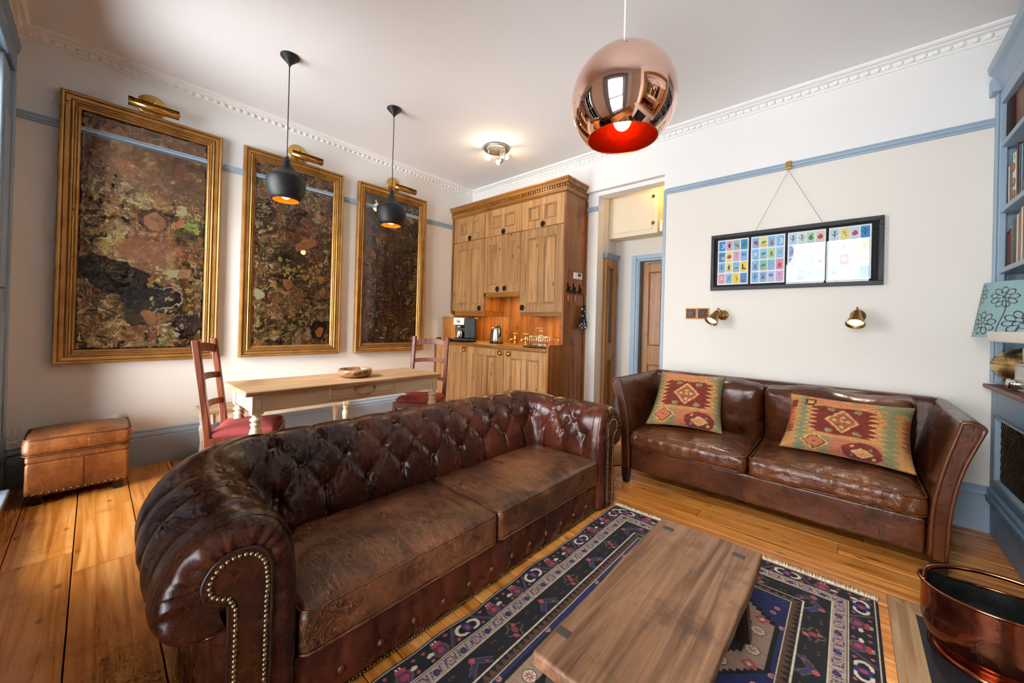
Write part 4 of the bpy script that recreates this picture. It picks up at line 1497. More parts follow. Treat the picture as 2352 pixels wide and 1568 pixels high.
# valances under the wall units
box('valance', 'pine_amber_x', ho, XS[0]+.05, XS[1]-.004, YU+.012, YU+.030, 1.303, 1.362, .002)
box('valance', 'pine_amber_x', ho, XS[1]+.03, XS[2]-.002, YU+.012, YU+.030, 1.535, 1.592, .002)
box('valance', 'pine_amber_x', ho, XS[2]+.004, XS[3]-.004, YU+.012, YU+.030, 1.303, 1.345, .002)

def raised_door(name, parent, x0, x1, z0, z1, y, cols, stile=.085, rail_b=.09, rail_t=.085, th=.022):
    """framed door leaf facing -y with recessed panels and mouldings"""
    m = MB()
    m.box(x0, x0+stile, y, y+th, z0, z1)
    m.box(x1-stile, x1, y, y+th, z0, z1)
    m.box(x0+stile, x1-stile, y, y+th, z0, z0+rail_b)
    m.box(x0+stile, x1-stile, y, y+th, z1-rail_t, z1)
    w_ = x1-x0-2*stile
    mid = .07
    pw = (w_-mid*(cols-1))/cols
    for c in range(cols-1):
        a = x0+stile+(c+1)*pw+c*mid
        m.box(a, a+mid, y, y+th, z0+rail_b, z1-rail_t)
    leaf = m.build(name, 'pine', parent, .002, 1)
    for c in range(cols):
        a = x0+stile+c*(pw+mid)
        box('panel', 'pine', leaf, a-.002, a+pw+.002, y+.012, y+.019, z0+rail_b-.002, z1-rail_t+.002)
        mm = MB()
        panel_frame(mm, a, a+pw, z0+rail_b, z1-rail_t, y+.0101, .017, .020)
        mm.build('moulding', 'pine', leaf)
    return leaf

def knob(parent, x, y, z):
    m = MB()
    m.lathe([(0, 0), (.034, 0), (.034, .004), (.028, .007), (.018, .006), (.0, .006)], (x, y, z), 20, (0, -1, 0))
    k = m.build('knob', 'iron_knob', parent)
    m = MB()
    m.tube([(x-.019, y-.007, z+.006), (x-.020, y-.011, z-.010), (x, y-.014, z-.024), (x+.020, y-.011, z-.010), (x+.019, y-.007, z+.006)], .0032, 6)
    m.sphere((x, y-.008, z), .010, 10, (1, .5, 1))
    m.build('ring_pull', 'iron_knob', k)

ZT = 2.308
uw = [('left', 1.365), ('middle', 1.596), ('right', 1.348)]
ul = ['left pine wall cabinet, next to the white wall, above the coffee machine', 'middle pine wall cabinet with paired doors above the taps', 'right pine wall cabinet above the dish rack']
for k in range(3):
    x0, x1 = XS[k], XS[k+1]
    t = thing('wall_cabinet', ul[k], 'cabinet', ((x0+x1)/2, -.2, uw[k][1]), group='pine wall cabinets')
    m = MB()
    zb = uw[k][1]
    m.box(x0+.001, x1-.001, YU+.023, .028, zb, 2.643)
    m.build('body', 'pine_amber', t)
    d_ = raised_door('door', t, x0+.003, x1-.003, ZT+.004, 2.650, YU, 2, .105, .09, .085)
    knob(d_, (.375, 1.0, 1.61)[k], YU, 2.347)
    if k == 1:
        mid = (x0+x1)/2
        d_ = raised_door('door', t, x0+.003, mid-.002, zb, ZT-.003, YU, 1, .085, .10, .09)
        knob(d_, mid-.062, YU, 1.638)
        d_ = raised_door('door', t, mid+.002, x1-.003, zb, ZT-.003, YU, 1, .085, .10, .09)
        knob(d_, mid+.062, YU, 1.642)
    else:
        d_ = raised_door('door', t, x0+.003, x1-.003, zb, ZT-.003, YU, 2, .10, .10, .10)
        knob(d_, x1-.075 if k == 0 else x0+.045, YU, 1.402)

bxs = [.305, .668, 1.293, 1.900]
bl = ['narrow left pine base cabinet behind the far chair', 'middle pine base cabinet under the taps', 'right pine base cabinet under the dish rack']
for k in range(3):
    x0, x1 = bxs[k], bxs[k+1]
    t = thing('base_cabinet', bl[k], 'cabinet', ((x0+x1)/2, -.3, 0), group='pine base cabinets')
    m = MB()
    m.box((x0 if k else .032)+.001, min(x1, CX1-.028)-.001, YL+.026, .028, .08, .918)
    m.box((x0 if k else .032)+.001, min(x1, CX1-.028)-.001, YL+.08, .028, .002, .08)
    m.build('body', 'pine', t)
    if k == 0:
        box('filler', 'pine', t, .034, x0-.002, YL+.004, YL+.026, .08, .918, .002)
    x1d = min(x1, CX1-.027)
    d_ = raised_door('door', t, x0+.003, x1d-.003, .085, .915, YL, 1 if k == 0 else 2, .095, .11, .085)
    hx = (x1d-.055, x1d-.06, x0+.075)[k]
    m = MB()
    m.box(hx-.042, hx+.042, YL-.003, YL-.0005, .850, .908)
    cup = m.build('cup_handle', 'brass_old', d_, .002)
    m = MB()
    m.sphere((hx, YL-.003, .868), .034, 14, (1, .75, .75))
    m.build('cup', 'brass_old', cup)

wt = thing('worktop', 'solid pine worktop running the length of the base cabinets', 'worktop', (1.0, -.3, .92))
box('slab', 'pine_amber_x', wt, .033, CX1-.028, YL-.012, .029, .9195, WT, .005, 2)
sb = thing('splash_board', 'upright pale board leaning on the white wall behind the coffee machine', 'board', (.05, -.4, WT))
m = MB()
m.prism([(YL+.09, WT+.001), (-.31, WT+.001), (-.31, 1.285), (YL+.11, 1.285), (YL+.09, 1.265)], 0, .032, .050)
m.build('board', 'pine', sb, .003)

box('valance_return', 'pine_amber', ho, XS[1]-.022, XS[1]-.004, YU+.031, .029, 1.303, 1.362, .002)
box('valance_return', 'pine_amber', ho, XS[2]+.004, XS[2]+.022, YU+.031, .029, 1.303, 1.345, .002)

# under-cabinet strip lights
for (a, b, zz) in ((.25, .60, 1.350), (1.40, 1.85, 1.336), (.85, 1.2, 1.583)):
    t = thing('strip_light', 'warm strip light under the %s wall cabinet' % ('left' if a < .5 else 'right' if a > 1.3 else 'middle'), 'light', ((a+b)/2, -.24, zz))
    box('housing', 'white_plastic', t, a-.02, b+.02, -.26, -.225, zz+.003, zz+.012)
    box('tube', 'strip_warm', t, a, b, -.252, -.233, zz-.003, zz+.0025)
    area_light('strip_glow', ((a+b)/2, -.20, zz-.012), (0, 0, 0), b-a, .03, 4.4, (1, .70, .24))

# coffee machine on a round tray
cm = thing('coffee_machine', 'black and silver espresso machine on the worktop', 'coffee machine', (.395, -.41, WT), math.radians(38), local=True)
box('base', 'black_plastic', cm, -.145, .145, -.115, .10, .014, .045, .008)
box('housing', 'black_plastic', cm, .0, .145, -.10, .10, .0455, .317, .012, 3)
box('tower', 'black_plastic', cm, -.145, -.0005, .01, .10, .0455, .215, .008)
box('control_panel', 'steel_brushed', cm, -.150, -.001, -.105, .10, .2155, .320, .010, 3)
MB().lathe([(0, 0), (.024, 0), (.021, .014), (0, .016)], (-.085, -.105, .270), 20, (0, -1, 0)).build('dial', 'chrome', cm)
MB().lathe([(0, .215), (.045, .215), (.045, .19), (.038, .18), (.0, .175)], (-.075, -.05, 0), 24).build('brew_head', 'steel', cm)
MB().lathe([(0, .046), (.050, .046), (.054, .058), (.054, .125), (.046, .15), (.0, .15)], (-.075, -.05, 0), 28).build('carafe', 'chrome', cm)
MB().tube([(-.02, -.075, .13), (.012, -.085, .125), (.012, -.085, .07), (-.02, -.075, .06)], .007, 8).build('carafe_handle', 'black_plastic', cm)
ty = thing('round_tray', 'dark round tray under the espresso machine', 'tray', (.38, -.42, WT))
MB().lathe([(0, .001), (.165, .001), (.185, .010), (.187, .013), (.16, .008), (.0, .008)], (.37, -.435, WT), 40).build('dish', 'slate', ty)
pf = thing('portafilter', 'chrome portafilter lying at the left of the espresso machine', 'coffee tool', (.22, -.52, WT))
MB().lathe([(0, 0), (.026, 0), (.028, .022), (.0, .022)], (.205, -.545, WT+.0135), 20).build('basket', 'chrome', pf)
MB().tube([(.225, -.535, WT+.026), (.30, -.558, WT+.026)], .009, 10).build('handle', 'black_plastic', pf)

kt = thing('kettle', 'brushed steel kettle with a black handle on the worktop', 'kettle', (.86, -.30, WT))
MB().lathe([(0, .001), (.088, .001), (.090, .010), (.086, .018), (.0, .018)], (.86, -.30, WT), 32).build('power_base', 'black_plastic', kt)
MB().lathe([(0, .019), (.082, .019), (.086, .03), (.080, .10), (.070, .17), (.066, .19), (.055, .20), (.02, .206), (.0, .206)], (.86, -.30, WT), 40).build('body', 'steel', kt)
MB().lathe([(0, .205), (.03, .207), (.016, .212), (.012, .22), (0, .222)], (.86, -.30, WT), 20).build('lid', 'black_plastic', kt)
MB().tube([tuple(p) for p in catmull([(.895, -.32, WT+.205), (.93, -.335, WT+.222), (.965, -.348, WT+.20), (.975, -.352, WT+.14), (.962, -.348, WT+.09)], 5)], .013, 10).build('handle', 'black_plastic', kt)
m = MB(); m.hexa([(.79, -.31, WT+.17), (.80, -.28, WT+.17), (.80, -.28, WT+.195), (.79, -.31, WT+.195)], [(.765, -.295, WT+.186), (.768, -.285, WT+.186), (.768, -.285, WT+.196), (.765, -.295, WT+.196)])
m.build('spout', 'steel', kt, .003)

for x, lb in ((1.105, 'brass cross-head tap nearer the kettle'), (1.275, 'brass cross-head tap nearer the dish rack')):
    t = thing('tap', lb, 'tap', (x, -.22, WT), group='brass pillar taps')
    MB().lathe([(0, .001), (.024, .001), (.024, .012), (.016, .02), (.015, .05), (.020, .06), (.022, .08), (.015, .095), (.011, .115), (.0, .118)], (x, -.22, WT), 20).build('body', 'brass', t)
    MB().tube([tuple(p) for p in catmull([(x, -.225, WT+.055), (x-.008, -.26, WT+.064), (x-.016, -.29, WT+.054), (x-.020, -.305, WT+.030)], 5)], .010, 10).build('spout', 'brass', t)
    m = MB()
    m.tube([(x-.033, -.22, WT+.132), (x+.033, -.22, WT+.132)], .0055, 8)
    m.tube([(x, -.253, WT+.132), (x, -.187, WT+.132)], .0055, 8)
    for dx, dy in ((-.034, 0), (.034, 0), (0, -.034), (0, .034)):
        m.sphere((x+dx, -.22+dy, WT+.132), .009, 8)
    m.cyl((x, -.22, WT+.115), (x, -.22, WT+.145), .007, 10)
    m.build('cross_handle', 'brass', t)

dr = thing('dish_rack', 'chrome wire dish rack with a black drip tray on the worktop', 'dish rack', (1.7, -.42, WT))
box('drip_tray', 'black_plastic', dr, 1.52, 1.86, -.56, -.33, WT+.001, WT+.016, .006)
m = MB()
X0, X1, Y0, Y1 = 1.52, 1.868, -.55, -.34
for zz, g in ((WT+.030, .018), (WT+.118, 0.0)):
    m.tube([(X0+g, Y0+g, zz), (X1-g, Y0+g, zz), (X1-g, Y1-g, zz), (X0+g, Y1-g, zz)], .0035, 6, True)
m.build('rim_wire', 'chrome', dr)
for k in range(11):
    x = X0+.025+k*(X1-X0-.05)/10
    MB().tube([(x, Y0, WT+.118), (x, Y0+.018, WT+.030), (x, Y0+.05, WT+.022), (x, Y1-.05, WT+.022), (x, Y1-.018, WT+.030), (x, Y1, WT+.118)], .0025, 6).build('wire', 'chrome', dr)
m = MB()
for k in range(4):
    x = 1.50+k*.035
    m.tube([(x, Y1+.005, WT+.03), (x, Y1+.01, WT+.20), (x+.02, Y1+.012, WT+.225), (x+.035, Y1+.01, WT+.20)], .0022, 6)
for zz in (.07, .13, .18):
    m.tube([(1.49, Y1+.008, WT+zz), (1.62, Y1+.008, WT+zz)], .0022, 6)
m.build('cutlery_holder', 'chrome', dr)

# thermostat, key rack, keys, oven mitt on the dresser's side panel
th = thing('thermostat', 'white room thermostat with a small dark screen on the pine side panel', 'thermostat', (CX1, -.13, 1.72))
box('case', 'white_plastic', th, CX1+.001, CX1+.028, -.205, -.055, 1.722, 1.795, .007, 3)
box('screen', 'black_plastic', th, CX1+.0281, CX1+.0295, -.145, -.085, 1.755, 1.785)
for dy, dz in ((-.115, 1.737), (-.115, 1.729), (-.135, 1.733), (-.095, 1.733)):
    box('button', 'steel_brushed', th, CX1+.0281, CX1+.0305, dy-.006, dy+.006, dz-.003, dz+.003)
kr = thing('key_rack', 'black iron key rack topped with three cockerel figures', 'key rack', (CX1, -.17, 1.57))
m = MB(); m.box(CX1+.001, CX1+.010, -.335, -.010, 1.578, 1.592); m.build('bar', 'black_iron', kr, .002)
for c in (-.285, -.175, -.055):
    m = MB()
    m.prism([(c-.022, 1.592), (c+.022, 1.592), (c+.03, 1.62), (c+.018, 1.64), (c+.008, 1.625), (c-.008, 1.635), (c-.012, 1.668), (c-.022, 1.672), (c-.030, 1.655), (c-.022, 1.635), (c-.03, 1.61)], 0, CX1+.002, CX1+.009)
    m.build('cockerel', 'black_iron', kr, .002)
for k in range(8):
    y = -.32+k*.042
    MB().tube([(CX1+.008, y, 1.578), (CX1+.012, y, 1.560), (CX1+.024, y, 1.552), (CX1+.030, y, 1.563)], .0028, 6).build('hook', 'black_iron', kr)
simple('tag_orange', (226, 128, 70), .5)
simple('tag_red', (206, 52, 44), .5)
for y, mt, lb in ((-.318, 'tag_orange', 'key with an orange tag on the left hook of the key rack'), (-.262, 'tag_red', 'key with a red tag hanging lowest on the key rack'), (-.178, 'tag_orange', 'key with an orange tag on the middle hook of the key rack')):
    t = thing('key', lb, 'key', (CX1+.03, y, 1.50), group='keys on the key rack')
    dz = -.03 if mt == 'tag_red' else 0
    m = MB(); m.tube([(CX1+.022, y+.010*math.cos(a), 1.547+.010*math.sin(a)) for a in np.linspace(0, 2*PI, 14)[:-1]], .0012, 6, True); m.build('ring', 'steel', t)
    box('tag', mt, t, CX1+.022, CX1+.025, y-.010, y+.006, 1.480+dz, 1.535, .001)
    box('blade', 'steel', t, CX1+.026, CX1+.028, y-.002, y+.008, 1.455+dz, 1.53)

om = thing('oven_mitt', 'black oven mitt with white spots hanging from the key rack', 'oven mitt', (CX1+.03, -.02, 1.16))
nu, nv = 40, 60
U, Vv = np.meshgrid(np.linspace(0, 2*PI, nu, endpoint=False), np.linspace(0, 1, nv), indexing='ij')
wprof = np.interp(Vv, [0, .03, .12, .30, .45, .62, .80, .93, 1.0], [.012, .060, .085, .082, .058, .040, .040, .036, .034])
yc = -.030
Yp = yc+wprof*np.cos(U)
Xp = CX1+.036+.024*np.sin(U)*np.interp(Vv, [0, .05, .3, .6, 1], [.3, 1, 1, .7, .6])
Zp = 1.163+.265*Vv
col = np.zeros(U.shape+(3,), np.float32); col[:] = C3('#0d0d12')
rs = np.random.RandomState(5)
for _ in range(46):
    a, z, r = rs.uniform(0, 2*PI), rs.uniform(1.175, 1.40), rs.uniform(.0075, .011)
    i_ = int(np.clip((z-1.163)/.265*(nv-1), 0, nv-1))
    w_ = wprof[0, i_]
    d2 = (np.minimum(np.abs(U-a), 2*PI-np.abs(U-a))*w_)**2+(Zp-z)**2
    col[d2 < r*r] = C3('#dfe0e4')
np_mesh('glove', np.stack([Xp, Yp, Zp], -1), grid_faces(nu, nv, True), 'mitt_fabric', om, True, col)
m = MB(); m.tube([(CX1+.03, -.026, 1.55), (CX1+.034, -.022, 1.49), (CX1+.036, -.026, 1.425)], .004, 8); m.sphere((CX1+.036, -.006, 1.425), .014, 10, (1, .7, 1.8)); m.build('hanging_loop', 'black_matt', om)

# ------------------------------------------------------------------ dining table, bowl, chairs, bench
TX0, TX1, TY0, TY1, TZ = .952, 1.490, -3.11, -1.640, .75
dt = thing('dining_table', 'long scrubbed pine table with cream painted apron and turned legs', 'table', ((TX0+TX1)/2, (TY0+TY1)/2, 0))
box('tabletop', 'table_pine', dt, TX0, TX1, TY0, TY1, TZ-.032, TZ, .010, 3)
ax0, ax1, ay0, ay1 = TX0+.03, TX1-.03, TY0+.045, TY1-.02
box('apron', 'cream_paint', dt, ax1-.026, ax1-.006, ay0+.06, ay1-.06, .610, TZ-.0325, .002)
box('apron', 'cream_paint', dt, ax0+.006, ax0+.026, ay0+.06, ay1-.06, .610, TZ-.0325, .002)
box('apron', 'cream_paint', dt, ax0+.06, ax1-.06, ay0+.006, ay0+.026, .610, TZ-.0325, .002)
box('apron', 'cream_paint', dt, ax0+.06, ax1-.06, ay1-.026, ay1-.006, .610, TZ-.0325, .002)
LEG = [(.030, .602), (.034, .595), (.022, .588), (.020, .580), (.034, .570), (.036, .560), (.024, .552), (.022, .545), (.034, .535), (.028, .525), (.026, .515), (.034, .490), (.040, .460), (.036, .42), (.026, .33), (.022, .24), (.026, .15), (.030, .10), (.022, .09), (.030, .075), (.032, .055), (.022, .03), (.024, .0)]
for lx in (ax0+.032, ax1-.032):
    for ly in (ay0+.032, ay1-.032):
        m = MB()
        m.box(lx-.033, lx+.033, ly-.033, ly+.033, .600, TZ-.033)
        m.smooth = False
        m.lathe([(0, .602)]+LEG+[(0, 0.0)], (lx, ly, 0), 20)
        lg = m.build('leg', 'cream_paint', dt, .002, 1)
        mm = MB()
        s = 1 if lx > 1.2 else -1
        for (a, b, c, e) in ((-.022, .022, .622, .626), (-.022, .022, .700, .704), (-.022, -.018, .622, .704), (.018, .022, .622, .704)):
            mm.box(lx+s*.0332, lx+s*.0338, ly+a, ly+b, c, e)
        mm.build('painted_line', 'cream_line', lg)
dw = box('drawer', 'cream_paint', dt, ax1-.008, ax1+.008, -2.602, -2.078, .637, .716, .002)
mm = MB()
for (a, b, c, e) in ((-2.585, -2.095, .650, .654), (-2.585, -2.095, .699, .703), (-2.585, -2.581, .650, .703), (-2.099, -2.095, .650, .703)):
    mm.box(ax1+.0082, ax1+.0088, a, b, c, e)
mm.build('painted_line', 'cream_line', dw)
m = MB()
yc_ = -2.34
hp = catmull([(ax1+.012, yc_-.075, .692), (ax1+.028, yc_-.062, .668), (ax1+.030, yc_-.03, .655), (ax1+.030, yc_, .652), (ax1+.030, yc_+.03, .655), (ax1+.028, yc_+.062, .668), (ax1+.012, yc_+.075, .692)], 5)
m.tube([tuple(p) for p in hp], .0045, 8)
for s in (-.075, .075):
    m.lathe([(0, 0), (.012, 0), (.009, .006), (.006, .012), (0, .014)], (ax1+.008, yc_+s, .692), 12, (1, 0, 0))
for s in (-.022, 0, .022):
    m.sphere((ax1+.030, yc_+s, .653), .0085, 8)
m.build('drawer_handle', 'brass_old', dw)

bo = thing('wooden_bowl', 'round turned burr wood bowl on the pine dining table', 'bowl', (1.245, -2.315, TZ))
MB().lathe([(0, .001), (.085, .001), (.112, .012), (.128, .036), (.126, .056), (.118, .066), (.112, .064), (.110, .050), (.095, .028), (.0, .018)], (1.245, -2.315, TZ), 48).build('bowl_shell', 'bowl_wood', bo)

def chair(loc, rz, label):
    """local frame: faces +y, origin on the floor under the seat centre"""
    t = thing('ladderback_chair', label, 'chair', loc, rz, 'ladderback chairs at the dining table', local=True)
    hw, hd, sz = .195, .185, .445
    m = MB()
    m.hexa([(-hw, -hd, sz-.055), (hw, -hd, sz-.055), (hw+.015, hd, sz-.055), (-hw-.015, hd, sz-.055)], [(-hw, -hd, sz), (hw, -hd, sz), (hw+.015, hd, sz), (-hw-.015, hd, sz)])
    m.build('seat_frame', 'chair_wood', t, .004)
    P, F = rbox((hw-.005, hd-.008, .025), .024, (18, 18, 3))
    w_ = np.clip(1-(P[:, 0]/hw)**4, 0, 1)*np.clip(1-(P[:, 1]/hd)**4, 0, 1)
    P[:, 2] += w_*.018*(P[:, 2] > 0)+sz+.012
    np_mesh('seat_pad', P, F, 'seat_red', t, True, fix=True)
    def post(x):
        pts = [(-hd+.01, .0), (-hd+.005, .30), (-hd, .46), (-hd-.028, .70), (-hd-.075, 1.055)]
        sec = catmull(pts, 5)
        m = MB()
        vs, fs = [], []
        for i, (y, z) in enumerate(sec):
            f = i/(len(sec)-1)
            wy = .021-.003*f
            wx = .018
            vs += [(x-wx, y-wy, z), (x+wx, y-wy, z), (x+wx, y+wy, z), (x-wx, y+wy, z)]
        n = len(sec)
        for i in range(n-1):
            for k in range(4):
                k2 = (k+1) % 4
                fs.append((i*4+k, i*4+k2, i*4+4+k2, i*4+4+k))
        fs += [(3, 2, 1, 0), (n*4-4, n*4-3, n*4-2, n*4-1)]
        m.add(vs, fs)
        return m
    for x in (-hw+.018, hw-.018):
        post(x).build('back_post', 'chair_wood', t, .005)
    for zc, hh, arch in ((.985, .055, .020), (.80, .040, .012), (.62, .040, .010)):
        yb_ = np.interp(zc, [.46, .70, 1.055], [-hd, -hd-.028, -hd-.075])
        m = MB()
        N = 10
        vs, fs = [], []
        for i in range(N+1):
            f = -1+2*i/N
            x = f*(hw-.03)
            yo = yb_-.028*(1-f*f)
            top = zc+hh/2+arch*(1-f*f)
            bot = zc-hh/2+arch*.8*(1-f*f)
            vs += [(x, yo-.008, bot), (x, yo+.008, bot), (x, yo+.008, top), (x, yo-.008, top)]
        for i in range(N):
            for k in range(4):
                k2 = (k+1) % 4
                fs.append((i*4+k, i*4+k2, i*4+4+k2, i*4+4+k))
        fs += [(3, 2, 1, 0), (N*4, N*4+1, N*4+2, N*4+3)]
        m.add(vs, fs)
        m.build('ladder_slat', 'chair_wood', t, .003)
    for x in (-hw, hw):
        m = MB()
        m.box(x-.018, x+.018, hd-.036, hd, 0, sz-.05)
        m.build('leg', 'chair_wood', t, .004)
    for z, y in ((.14, None), (.22, hd-.018)):
        m = MB()
        if y is None:
            for x in (-hw+.005, hw-.005):
                m.box(x-.009, x+.009, -hd+.02, hd-.03, z-.012, z+.012)
        else:
            m.box(-hw, hw, y-.009, y+.009, z-.012, z+.012)
        m.build('stretcher', 'chair_wood', t, .002)
    return t
chair((1.150, -3.000, 0), math.radians(-24), 'dark wood ladderback chair with a red seat at the near end of the table')
chair((1.085, -1.570, 0), math.radians(180+36), 'dark wood ladderback chair with a red seat beside the pine cabinets')

be = thing('long_bench', 'narrow chipped cream bench with turned legs against the left wall', 'bench', (.25, -2.54, 0))
box('bench_top', 'table_pine', be, .075, .39, -3.14, -1.93, .415, .440, .006)
for x in (.105, .342):
    box('apron', 'cream_paint', be, x, x+.018, -3.07, -2.0, .34, .415, .002)
for y in (-3.10, -1.99):
    box('apron', 'cream_paint', be, .13, .335, y, y+.018, .34, .415, .002)
for lx in (.115, .35):
    for ly in (-3.09, -1.98):
        m = MB()
        m.box(lx-.025, lx+.025, ly-.025, ly+.025, .33, .415)
        m.lathe([(0, .33)]+[(r*.75, h*.55) for r, h in LEG]+[(0, 0)], (lx, ly, 0), 16)
        m.build('leg', 'cream_paint', be, .002, 1)

# ------------------------------------------------------------------ leather ottoman by the window
OX0, OX1, OY0, OY1 = .095, .47, -4.0, -3.54
ot = thing('ottoman', 'worn tan leather storage ottoman with studded base under the window', 'ottoman', ((OX0+OX1)/2, (OY0+OY1)/2, 0))
cx_, cy_ = (OX0+OX1)/2, (OY0+OY1)/2
def lid_disp(P, N):
    D = np.zeros_like(P)
    w_ = np.clip(1-(P[:, 0]/.20)**2, 0, 1)*np.clip(1-(P[:, 1]/.25)**2, 0, 1)
    D[:, 2] += .030*w_*(P[:, 2] > 0)
    D += N*(fbm(P, 14, 3, 3)*.006)[:, None]
    return D
P, F = rbox(((OX1-OX0)/2+.008, (OY1-OY0)/2+.010, .056), .040, (26, 32, 6), lid_disp)
P += np.array([cx_, cy_, .365])
np_mesh('lid_cushion', P, F, 'leather_tan', ot, True, fix=True)
def loop(x0, x1, y0, y1, z, r, k=6):
    pts = []
    for (cx, cy, a0) in ((x1-r, y1-r, 0), (x0+r, y1-r, PI/2), (x0+r, y0+r, PI), (x1-r, y0+r, 1.5*PI)):
        for i in range(k+1):
            a = a0+PI/2*i/k
            pts.append((cx+r*math.cos(a), cy+r*math.sin(a), z))
    return pts
MB().tube(loop(OX0-.002, OX1+.002, OY0-.004, OY1+.004, .413, .04), .0045, 6, True).build('piping', 'piping_tan', ot)
MB().tube(loop(OX0-.002, OX1+.002, OY0-.004, OY1+.004, .314, .04), .0045, 6, True).build('piping', 'piping_tan', ot)
P, F = rbox(((OX1-OX0)/2-.006, (OY1-OY0)/2-.004, .024), .018, (10, 12, 3)); P += np.array([cx_, cy_, .286]); np_mesh('collar', P, F, 'leather_tan', ot, True, fix=True)
P, F = rbox(((OX1-OX0)/2-.004, (OY1-OY0)/2-.006, .106), .016, (12, 14, 8), lambda P, N: N*(fbm(P, 8, 2, 5)*.004)[:, None]); P += np.array([cx_, cy_, .160]); np_mesh('base', P, F, 'leather_tan', ot, True, fix=True)
m = MB()
m.box(OX1-.0045, OX1-.002, cy_+.014-.0012, cy_+.014+.0012, .07, .262)
m.box(OX1+.0073, OX1+.0088, cy_+.02-.0012, cy_+.02+.0012, .325, .40)
m.build('seam', 'piping_tan', ot)
stud = MB().sphere((0, 0, 0), 1, 10, (.006, .0088, .0088)).mesh('stud'); stud.materials.append(MATS['nail_dark'])
for k in range(15):
    y = OY0+.018+k*(OY1-OY0-.036)/14
    link('stud', stud, ot, None, (OX1-.004-cx_, y-cy_, .070))
for x in (OX0+.04, OX1-.045):
    for y in (OY0+.055, OY1-.055):
        m = MB(); m.hexa([(x-.02, y-.02, 0), (x+.02, y-.02, 0), (x+.02, y+.02, 0), (x-.02, y+.02, 0)], [(x-.026, y-.026, .056), (x+.026, y-.026, .056), (x+.026, y+.026, .056), (x-.026, y+.026, .056)])
        m.build('foot', 'dark_wood', ot, .003)
mg = thing('magazine', 'thin white paper tucked between the ottoman and the wall', 'paper', (.05, -3.6, 0))
m = MB(); m.hexa([(.060, -3.68, .001), (.070, -3.68, .001), (.070, -3.585, .001), (.060, -3.585, .001)], [(.040, -3.68, .425), (.046, -3.68, .425), (.046, -3.585, .442), (.040, -3.585, .442)])
m.build('cover', 'paper_white', mg)
# ------------------------------------------------------------------ buttoned chesterfield sofa
CFX, CBX = 2.985, 2.49        # arm front, inner face of the back
CNY, CFY = -3.31, -1.53       # inner faces of the near and far arms
ch = thing('chesterfield_sofa', 'dark brown deep-buttoned leather chesterfield sofa with rolled arms', 'sofa', (2.55, -2.42, 0))
ARM = [(0, .02), (0, .20), (0, .36), (.004, .46), (.020, .56), (.060, .635), (.125, .668), (.200, .658), (.268, .612), (.308, .545), (.315, .475), (.290, .420), (.248, .398), (.214, .405), (.205, .35), (.205, .02)]
BACK = [(0, .02), (0, .20), (.005, .33), (.025, .44), (.055, .55), (.105, .640), (.185, .690), (.265, .680), (.340, .632), (.390, .555), (.400, .475), (.375, .415), (.325, .388), (.280, .395), (.268, .35), (.268, .02)]
pa = catmull(ARM, 7)
pb = catmull(BACK, 7)
NTp = len(pa)
arc = np.concatenate([[0], np.cumsum(np.linalg.norm(np.diff(pb, axis=0), axis=1))])
# path: near arm (front -> back), corner, back (near -> far), corner, far arm (back -> front)
RC = .055
La = CFX-(CBX+RC)
Lb = (CFY-CNY)-2*RC
Lc = PI/2*RC*2.2          # nominal corner length used for tuft spacing
samples = []
def add_s(s, p, o, k):
    samples.append((s, p[0], p[1], o[0], o[1], k))
na, nb, nc = 70, 260, 26
for i in range(na):
    f = i/na
    add_s(f*La, (CFX-f*La, CNY), (0, -1), 0.0)
for i in range(nc):
    f = i/nc
    a = f*PI/2
    add_s(La+f*Lc, (CBX+RC-RC*math.sin(a), CNY+RC-RC*math.cos(a)), (-math.sin(a), -math.cos(a)), f*f*(3-2*f))
for i in range(nb):
    f = i/nb
    add_s(La+Lc+f*Lb, (CBX, CNY+RC+f*Lb), (-1, 0), 1.0)
for i in range(nc):
    f = i/nc
    a = f*PI/2
    add_s(La+Lc+Lb+f*Lc, (CBX+RC-RC*math.cos(a), CFY-RC+RC*math.sin(a)), (-math.cos(a), math.sin(a)), 1-f*f*(3-2*f))
for i in range(na+1):
    f = i/na
    add_s(La+2*Lc+Lb+f*La, (CBX+RC+f*La, CFY), (0, 1), 0.0)
S = np.array(samples)
ns = len(S)
k_ = S[:, 5][:, None]
prof_n = pa[None, :, 0]*(1-k_)+pb[None, :, 0]*k_
prof_z = pa[None, :, 1]*(1-k_)+pb[None, :, 1]*k_
PX_ = S[:, 1][:, None]+S[:, 3][:, None]*prof_n
PY_ = S[:, 2][:, None]+S[:, 4][:, None]*prof_n
V = np.stack([PX_, PY_, prof_z], -1)
# normals by finite differences
dS = np.gradient(V, axis=0)
dT = np.gradient(V, axis=1)
N = np.cross(dT, dS)
N /= np.maximum(np.linalg.norm(N, axis=2, keepdims=True), 1e-9)
ref = np.stack([-S[:, 3][:, None]*np.ones_like(prof_n), -S[:, 4][:, None]*np.ones_like(prof_n), np.full_like(prof_n, .0)], -1)
mid_idx = 3*7
if (N[ns//2, mid_idx]*ref[ns//2, mid_idx]).sum() < 0:
    N = -N
sgrid = S[:, 0][:, None]*np.ones_like(prof_n)
tgrid = arc[None, :]*np.ones_like(sgrid)
def t_at(z_inner):      # arclength for a height on the inner face / roll
    j = np.argmax(pb[:, 1])
    return float(np.interp(z_inner, pb[:j+1, 1], arc[:j+1]))
tA, tB, tC = t_at(.450), t_at(.566), t_at(.665)
t_roll_end = arc[11*7]
stot = S[-1, 0]
sp_ = .197
s_mid = La+Lc+Lb/2
row0 = [s_mid+(k)*sp_ for k in range(-4, 5)]
row1 = [s_mid+(k+.5)*sp_ for k in range(-5, 5)]
arm_near = [.10, .27, .43]
arm_far = [stot-.10, stot-.27, stot-.43]
